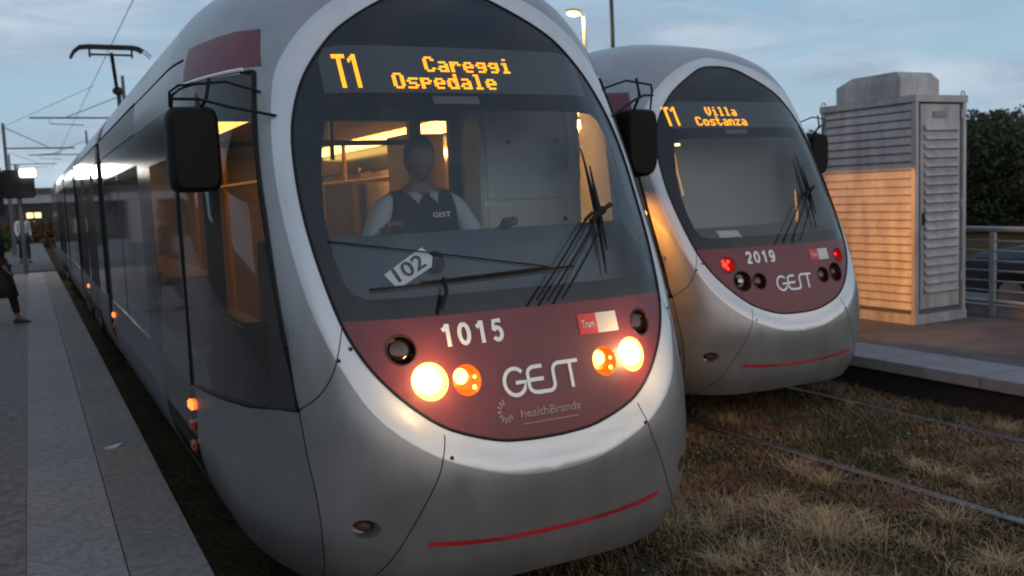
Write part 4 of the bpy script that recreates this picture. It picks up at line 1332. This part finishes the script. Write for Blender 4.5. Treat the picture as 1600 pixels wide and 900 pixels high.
for i in range(ns):
    z = .44+i*zh
    mb = MB()      # louvre blade on the long side: slopes outwards to its lower edge
    pr = [(cx0+.030, z+zh*.985), (cx0+.010, z+zh*.22), (cx0+.012, z+zh*.06), (cx0+.045, z+zh*.02)]
    mb.loft([[(x, y, zz) for x, zz in pr] for y in (cy0+.06, cy1-.06)])
    co('louvre_slat', mb, CM)
dr = co('door', MB().box(cx0+.10, cx1-.10, cy0+.012, cy0+.05, .46, ZC-.09), CM, bevel=.006)
nd = 19; z0d = .62; zd = (2.56-z0d)/nd
for i in range(nd):
    z = z0d+i*zd; mb = MB()
    pr = [(cy0+.012, z+zd*.95), (cy0-.030, z+zd*.42), (cy0-.032, z+zd*.30), (cy0+.012, z+zd*.10)]
    mb.loft([[(x, yy, zz) for yy, zz in pr] for x in (cx0+.15, cx1-.16)])
    mb.f = [f[::-1] for f in mb.f]
    co('louvre_slat', mb, CM, parent=dr)
co('door_handle', MB().box(cx0+.125, cx0+.145, cy0-.015, cy0+.02, 1.42, 1.56), DARKM, bevel=.004, parent=dr)
co('nameplate', MB().box(cx0+.30, cx0+.52, cy0-.002, cy0+.02, 2.63, 2.70), mat('plate_grey', (.2, .2, .2), .5), parent=dr)
for z in (.75, 1.6, 2.62):
    co('hinge', MB().tube([(cx1-.085, cy0-.002, z), (cx1-.085, cy0-.002, z+.1)], .012, 8), CM, parent=dr)
co('door_stay', MB().tube([(cx1-.02, cy0-.03, 2.55), (cx1+.03, cy0-.05, 2.60), (cx1+.04, cy0-.02, 2.68)], .01, 6), DARKM)
mb = MB(); a0, a1, b0, b1 = cx0+.03, cx0+.68, cy0+.24, cy1-.22
mb.loft([[(a0, b0, ZC+.01), (a1+.02, b0, ZC+.01), (a1+.02, b1, ZC+.01), (a0, b1, ZC+.01)], [(a0, b0, ZC+.21), (a1+.02, b0, ZC+.21), (a1+.02, b1, ZC+.21), (a0, b1, ZC+.21)], [(a0+.01, b0+.05, ZC+.30), (a1-.06, b0+.05, ZC+.30), (a1-.06, b1-.24, ZC+.30), (a0+.01, b1-.24, ZC+.30)]])
mb.f = [f for f in mb.f]
co('ventilation_cap', mb, CM, bevel=.008)
for x, y in ((cx0+.02, cy1-.03), (cx1-.03, cy0+.03)):
    co('lifting_eye', MB().tube([(x+.03*math.cos(t*math.pi/6), y, ZC+.03+.03*math.sin(t*math.pi/6)) for t in range(13)], .008, 5, cap=False), CM)

# ------------------------------------------------------------------ railing behind the right platform
fe = empty('railing', (9.98, 8, .29)); tag(fe, 'grey steel railing with horizontal bars along the back of the right platform', 'railing')
FM = mat('galvanised_steel', (.33, .34, .36), .45, .6, var=.15, scale=10)
def fo(name, mb, m=FM, key=None):
    mb.v = [tuple(Vector(v)-Vector((9.98, 8, .29))) for v in mb.v]; return obj(name, mb, m, fe, True)
fo('top_rail', MB().tube([(9.98, -2, 1.325), (9.98, 40, 1.325)], .034, 8))
for z in (1.19, 1.075, .955, .84, .72, .605): fo('bar', MB().tube([(9.98, -2, z), (9.98, 40, z)], .011, 6))
fo('bottom_rail', MB().tube([(9.98, -2, .475), (9.98, 40, .475)], .026, 8))
for i in range(20):
    y = -1.3+i*2.1; fo('post', MB().box(9.955, 10.005, y-.03, y+.03, .29, 1.32))
obj('wall_base', MB().box(10.05, 10.35, -6, 62, -.02, .42), mat('low_wall_concrete', (.20, .20, .19), .9, var=.3, scale=2), pr_)

# ------------------------------------------------------------------ parked car behind the railing
car = empty('parked_car', (12.5, 6.6, .02)); tag(car, 'dark blue-grey car parked on the road behind the railing', 'car')
CPM = mat('dark_blue_car_paint', (.022, .035, .055), .25, .3, .6)
def carbody():
    # side profile (y, z) front towards +Y; lofted across the width
    prof = [(2.15, .32), (2.22, .50), (2.18, .70), (1.95, .84), (1.35, .95), (1.15, .98), (-1.55, 1.02), (-2.05, .98), (-2.2, .75), (-2.2, .4), (-2.1, .28)]
    mb = MB(); rings = []
    for x, s, dz in ((-.87, .95, .0), (-.85, .985, .02), (-.7, 1.0, .035), (0, 1.02, .05), (.7, 1.0, .035), (.85, .985, .02), (.87, .95, .0)):
        rings.append([(x, y*s, z+(dz if z > .6 else 0)) for y, z in prof])
    mb.loft(rings); return mb
obj('body', carbody(), CPM, car, True)
def cabin(off=0.):
    mb = MB()
    lo = [(-.80, 1.2), (.80, 1.2), (.80, -1.75), (-.80, -1.75)]; hi = [(-.60, .42), (.60, .42), (.60, -1.05), (-.60, -1.05)]
    mb.loft([[(x, y, .98) for x, y in lo], [(x*1.0, y, 1.41+off) for x, y in hi]]); return mb
obj('glasshouse', cabin(), mat('car_glass', (.01, .012, .015), .06, 0, .5), car, bevel=.02)
obj('roof', MB().box(-.61, .61, -1.08, .44, 1.40, 1.455), CPM, car, bevel=.025)
for sx in (-1, 1):
    obj('pillar', MB().tube([(sx*.80, 1.18, .99), (sx*.61, .43, 1.42)], .03, 6).tube([(sx*.82, -.3, .99), (sx*.62, -.3, 1.42)], .03, 6).tube([(sx*.80, -1.75, .99), (sx*.61, -1.06, 1.42)], .035, 6), CPM, car, True)
    obj('headlight', MB().sphere((sx*.66, 2.08, .70), (.17, .12, .075), 12, 8), mat('car_lamp', (.5, .5, .5), .1), car, True)
    obj('tail_light', MB().box(sx*.70-.12, sx*.70+.12, -2.22, -2.1, .72, .86), REDD, car, bevel=.02)
    obj('door_mirror', MB().sphere((sx*.95, .85, 1.02), (.10, .06, .07), 10, 8), CPM, car, True)
    for y in (1.38, -1.35):
        wh = obj('wheel', MB().tube([(sx*.70, y, .31), (sx*.90, y, .31)], .32, 22), RUBBER, car, True)
        obj('rim', MB().tube([(sx*.895, y, .31), (sx*.905, y, .31)], .20, 16), STEEL, wh)

# ------------------------------------------------------------------ catenary, poles, lamps
PMt = mat('pole_grey', (.10, .105, .11), .6, .3)
def pole(x, y, h, lab, arms, r=.09):
    p = empty('catenary_pole', (x, y, 0)); tag(p, lab, 'pole', 'poles carrying the overhead tram wires')
    obj('mast', MB().tube([(0, 0, 0), (0, 0, h)], r, 10, taper=[r, r*.7]), PMt, p, True)
    for (x1, z) in arms:
        obj('bracket_arm', MB().tube([(0, 0, z), (x1-x, 0, z)], .035, 6).tube([(0, 0, z+.9), ((x1-x)*.62, 0, z+.03)], .018, 6).tube([((x1-x)*.8, 0, z), ((x1-x)*.8, 0, z-.22), ((x1-x)*.45, 0, z-.28)], .018, 6), PMt, p)
    return p
pole(3.74, 40, 7.25, 'grey catenary pole between the trams with one arm reaching left', [(.35, 5.62), (5.6, 5.62)])
pole(-.62, 45, 5.85, 'slim grey pole on the left platform carrying the nearest low arm', [(2.05, 4.8)])
pole(3.74, 66, 7.2, 'second catenary pole between the tracks behind the first', [(.35, 5.7), (5.6, 5.7)])
pole(-.9, 80, 6.6, 'far thin pole at the end of the left platform', [(2.3, 5.82)])
def wire(x, lab):
    mb = MB(); mb.tube([(x, -10, 5.62), (x, 40, 5.58), (x, 90, 5.6)], .008, 5)
    o = obj('overhead_wire', mb, DARKM); tag(o, lab, 'wire')
    pts = [(x, -10+i*4, 6.1+.35*abs(math.sin((i*4-10)/50*math.pi))) for i in range(26)]
    return o
wire(1.93, 'thin contact wire above the left tram'); wire(5.55, 'thin contact wire above the right tram')
mb = MB(); mb.tube([(-.62, 45, 5.7), (2.0, 30, 5.62)], .008, 5); tag(obj('overhead_wire', mb, DARKM), 'slack stay wire running from the left pole towards the near tram', 'wire')

lamp = empty('street_lamp', (18.85, 30.0, -.1)); tag(lamp, 'tall street lamp with lit orange head above the right tram', 'street lamp')
px = 25.06/40
obj('post', MB().tube([(0, 0, 0), (0, 0, 8.5)], .09, 10, taper=[.11, .06]), mat('lamp_post_warm', (.5, .42, .34), .5), lamp, True)
obj('lamp_arm', MB().tube([(0, 0, 8.45), (-.15, 0, 8.62), (-.45, 0, 8.66)], .04, 8), PMt, lamp, True)
hd = obj('lamp_head', MB().sphere((-.42, 0, 8.68), (.34, .16, .08), 14, 8), PMt, lamp, True)
obj('lens', MB().sphere((-.45, 0, 8.61), (.27, .14, .11), 14, 8), emis('sodium_lamp', (1.0, .45, .14), 14), hd, True)
pl_ = bpy.data.lights.new('lamp_light', 'POINT'); pl_.energy = 250; pl_.color = (1, .5, .18); pl_.shadow_soft_size = .15
po = bpy.data.objects.new('lamp_light', pl_); po.parent = lamp; po.location = (-.45, -.05, 8.40); COL.objects.link(po)
tag(obj('flag_pole', MB().tube([(20.15, 30, 0), (20.05, 30, 13)], .075, 8), DARKM), 'tall thin dark mast behind the right tram', 'pole')

# signal lamp box and bright floodlight on the left platform
sb = empty('signal_post', (-.17, 30, .3)); tag(sb, 'platform post with dark box and bright white lamp, far left', 'lamp post')
obj('post', MB().tube([(0, 0, 0), (0, 0, 3.1)], .06, 8), PMt, sb, True)
obj('box', MB().box(-.42, .42, -.12, .12, 2.15, 2.95), RUBBER, sb, bevel=.04)
obj('arm', MB().box(-.55, -.40, -.1, .1, 1.7, 3.05), RUBBER, sb, bevel=.03)
obj('floodlight', MB().box(.06, .46, -.22, -.12, 2.74, 2.96), emis('white_floodlight', (1, .92, .9), 14), sb, bevel=.03)
fl = bpy.data.lights.new('floodlight_light', 'SPOT'); fl.energy = 130; fl.color = (1, .95, .85); fl.spot_size = math.radians(150); fl.shadow_soft_size = .2
fo_ = bpy.data.objects.new('floodlight_light', fl); fo_.parent = sb; fo_.location = (.25, -.35, 2.85); fo_.rotation_euler = (math.radians(-55), 0, 0); COL.objects.link(fo_)

# ------------------------------------------------------------------ far left: overpass, block with lit windows, hedge
ov = empty('overpass', (-2, 72, 0)); tag(ov, 'pale concrete overpass crossing behind the end of the left platform', 'bridge')
obj('deck', MB().box(-26, 14, -2, 4, 2.75, 3.35), mat('pale_concrete', (.30, .33, .37), .8, var=.2, scale=1), ov)
obj('parapet', MB().box(-26, 14, -2.1, -1.95, 3.35, 3.75), mat('dark_parapet', (.06, .06, .07), .7), ov)
for x in (-7, -1.5, 3.9, 9): obj('pier', MB().box(x-.35, x+.35, -.6, .6, -.1, 2.75), mat('dark_concrete_pier', (.08, .08, .085), .9), ov)
bl = empty('building', (-3, 88, 0)); tag(bl, 'low dark building with lit yellow windows behind the overpass', 'building')
obj('wall', MB().box(-22, 13, 0, 8, -.1, 3.0), mat('dark_wall', (.055, .055, .06), .9), bl)
obj('roof', MB().box(-22.3, 13.3, -.3, 8.3, 3.0, 3.25), mat('dark_roof', (.04, .04, .045), .9), bl)
for x, z, lit in ((3.15, 1.95, 1), (3.75, 1.95, 1), (3.2, 1.25, 1), (-1.4, 1.6, 0), (-3.2, 1.6, 0), (6.6, 1.6, 0), (-5.5, 1.6, 0)):
    wv = obj('window', MB().box(x-.28, x+.28, -.06, 0, z-.26, z+.26), DARKM, bl)
    obj('pane', MB().box(x-.24, x+.24, -.075, -.06, z-.22, z+.22), emis('lit_window', (1, .8, .35), 1.6) if lit else BLACK, wv)
def leafmass(n_, rx, ry, z0, z1, seed, size=.07, lobes=7, shape='crown'):
    r = random.Random(seed); mb = MB()
    L_ = [(r.uniform(-.55, .55)*rx, r.uniform(-.55, .55)*ry, z0+(z1-z0)*r.uniform(.22, .85), r.uniform(.28, .52)) for _ in range(lobes)]
    for _ in range(n_):
        if shape == 'crown':
            lx, ly, lz, ls = r.choice(L_); a = r.uniform(0, 6.283); c = r.uniform(-1, 1); q = r.random()**.35
            x = lx+rx*ls*q*math.sqrt(1-c*c)*math.cos(a); y = ly+ry*ls*q*math.sqrt(1-c*c)*math.sin(a); z = lz+(z1-z0)*ls*.75*q*c
        else:
            x = r.uniform(-rx, rx); y = r.uniform(-ry, ry); z = z0+(z1-z0)*r.random()**.7*(1+.12*math.sin(x*3)+.1*r.random())
        s = size*r.uniform(.5, 1.4); u = Vector((r.gauss(0, 1), r.gauss(0, 1), r.gauss(0, .7))).normalized(); v = u.cross(Vector((r.gauss(0, 1), r.gauss(0, 1), r.gauss(0, 1)))).normalized()
        c0 = Vector((x, y, max(z, .02)))
        mb.poly([c0-u*s, c0-v*s*.45, c0+u*s, c0+v*s*.45])
    return mb
BRH = mat('brown_hedge_leaf', (.13, .075, .035), .9, var=.4, scale=3); GRH = mat('green_bush_leaf', (.05, .085, .022), .85, var=.4, scale=3)
hg = empty('hedge', (1.1, 64, 0)); tag(hg, 'brown dry hedge at the far end of the left platform', 'hedge')
obj('foliage', leafmass(9000, 2.4, .7, 0, 1.55, 4, .12, shape='box'), BRH, hg)
obj('stem', MB().tube([(-1, 0, 0), (-1, 0, .9)], .05, 6).tube([(1, 0, 0), (1, 0, .9)], .05, 6), DARKM, hg)
bs = empty('bush', (-1.0, 50, 0)); tag(bs, 'green bush beyond the far person on the left platform', 'bush')
obj('foliage', leafmass(3500, .8, .6, .2, 1.55, 8, .09), GRH, bs)
obj('stem', MB().tube([(0, 0, 0), (.05, 0, .9)], .04, 6), DARKM, bs)
sg2 = empty('poster_board', (-1.0, 26, .3)); tag(sg2, 'pale notice board at the left edge behind the walking person', 'notice board')
obj('board', MB().box(-.55, .22, -.03, .03, .85, 1.95), mat('pale_board', (.42, .37, .39), .6), sg2, bevel=.01)
obj('leg', MB().box(-.5, -.44, -.02, .02, 0, .85), PMt, sg2); obj('leg', MB().box(.12, .18, -.02, .02, 0, .85), PMt, sg2)

# ------------------------------------------------------------------ trees on the right
LEAF = [mat('dark_leaf', (.026, .042, .014), .8, var=.45, scale=1.2), mat('dark_leaf_olive', (.040, .050, .018), .8, var=.45, scale=1.2)]
BARK = mat('bark', (.05, .038, .03), .9, var=.3, scale=6)
def tree(x, y, rx, z0, z1, n_, seed, lab, m, size=.10, lobes=9):
    z0 *= .8; z1 *= .80
    t = empty('tree', (x, y, 0)); tag(t, lab, 'tree', 'dark trees behind the railing')
    r = random.Random(seed)
    mb = MB(); h_ = z0+(z1-z0)*.6
    mb.tube([(0, 0, -.1), (.05, .03, h_*.5), (r.uniform(-.2, .2), r.uniform(-.2, .2), h_)], .1, 8, taper=[.15, .11, .05])
    obj('trunk', mb, BARK, t, True)
    mb = MB()
    for k in range(7):
        a = r.uniform(0, 6.28); z = h_*r.uniform(.45, .95); L_ = rx*r.uniform(.5, .9)
        mb.tube([(0, 0, z), (math.cos(a)*L_*.5, math.sin(a)*L_*.5, z+.35), (math.cos(a)*L_, math.sin(a)*L_, z+.9)], .04, 5, taper=[.05, .03, .01])
    obj('limb', mb, BARK, t)
    obj('crown', leafmass(n_, rx, rx, z0, z1, seed, size, lobes), m, t)
    return t
tree(29.0, 21.5, 2.6, .3, 4.35, 9000, 21, 'dark bushy tree just right of the louvred cabinet', LEAF[0])
tree(32.5, 23.0, 3.2, .3, 5.0, 11000, 22, 'tallest dark tree at the right edge of the picture', LEAF[1])
tree(30.5, 27.5, 3.4, .2, 4.6, 9000, 23, 'dense dark tree filling the gap between the two front ones', LEAF[0], .12)
tree(36.0, 24.0, 3.5, .2, 5.4, 9000, 24, 'dark tree partly outside the right edge', LEAF[0], .12)
tree(30.2, 19.5, 2.2, .1, 2.9, 8000, 25, 'low dark shrubby tree above the parked car', LEAF[1])
tree(34.2, 20.0, 2.4, .1, 3.1, 8000, 28, 'low dark shrubby tree at the right border above the railing', LEAF[0])
tree(21.9, 21.5, .55, 2.6, 4.25, 2200, 26, 'thin tree top showing between right tram and cabinet', LEAF[1], .07, 6)
tree(20.2, 19.6, .7, 2.2, 3.75, 2500, 27, 'small dark tree behind the right mirror of tram 2019', LEAF[0], .07, 6)

for i, (x, y, sc, lab) in enumerate(((-6.5, 78, 1.0, 'unseen dark tree left of the overpass piers, nearest the left edge'), (-12, 82, 1.15, 'unseen dark tree beyond the left edge of the platform'), (-18, 80, 1.05, 'broad unseen dark tree further left beyond the platform'), (-25, 84, 1.2, 'large unseen dark tree far left beyond the platform'), (-33, 80, 1.2, 'outermost unseen dark tree far left of the platform'))):
    t = empty('tree', (x, y, 0)); tag(t, lab, 'tree', 'unseen trees added left of the platform for dark reflections')  # out-of-view trees added to darken reflections in the near tram's side
    obj('trunk', MB().tube([(0, 0, 0), (.1, 0, 3), (0, .1, 5.5)], .2, 8, taper=[.3, .22, .1]), BARK, t, True, key='ltrunk')
    obj('crown', lambda: leafmass(9000, 3.6, 3.2, 1.0, 9.5, 60, .28, 11), LEAF[0], t, key='lcrown')
    t.rotation_euler.z = i*1.3; t.scale = (sc, sc, sc)

pp = MB(); c = [(-.07, -.02), (.0, -.035), (.075, .0), (.03, .03), (-.05, .025)]
pp.loft([[(x, y, 0) for x, y in c], [(x*.98, y*.98, .003+.012*abs(x)/.07) for x, y in c]])
po_ = obj('paper_scrap', pp, mat('pale_paper', (.40, .45, .50), .7)); po_.location = (.40, 7.05, .302); po_.rotation_euler.z = .5
tag(po_, 'small pale scrap of paper lying on the left platform paving', 'litter')

# unseen wall and trees added behind the left platform to darken side reflections
sw = empty('reflection_wall', (-9.2, 25, 0)); tag(sw, 'unseen dark brown boarded wall added behind the left platform for dark reflections', 'wall')
for i in range(44):
    b_ = obj('wall_board', lambda: MB().box(-.04, .04, 0, 1.48, .0, 2.7), mat('dark_brown_board', (.05, .038, .03), .8, var=.3, scale=3), sw, bevel=.01, key='wboard')
    b_.location = (.01*(i % 2), -31+i*1.5, 0)
for i, (x, y, sc, lab) in enumerate(((-13, 2, .9, 'unseen dark tree behind the screen wall, nearest the camera'), (-14, 13, .85, 'second unseen dark tree behind the screen wall'), (-13.5, 25, .95, 'third unseen dark tree behind the screen wall'), (-14, 38, .9, 'fourth unseen dark tree behind the screen wall'), (-13, 51, .9, 'last unseen dark tree behind the screen wall'))):
    t = empty('tree', (x, y, 0)); tag(t, lab, 'tree', 'unseen trees added left of the platform for dark reflections')
    obj('trunk', None, BARK, t, True, key='ltrunk'); obj('crown', None, LEAF[0], t, key='lcrown')
    t.rotation_euler.z = 2+i*1.1; t.scale = (sc, sc, sc*.8)
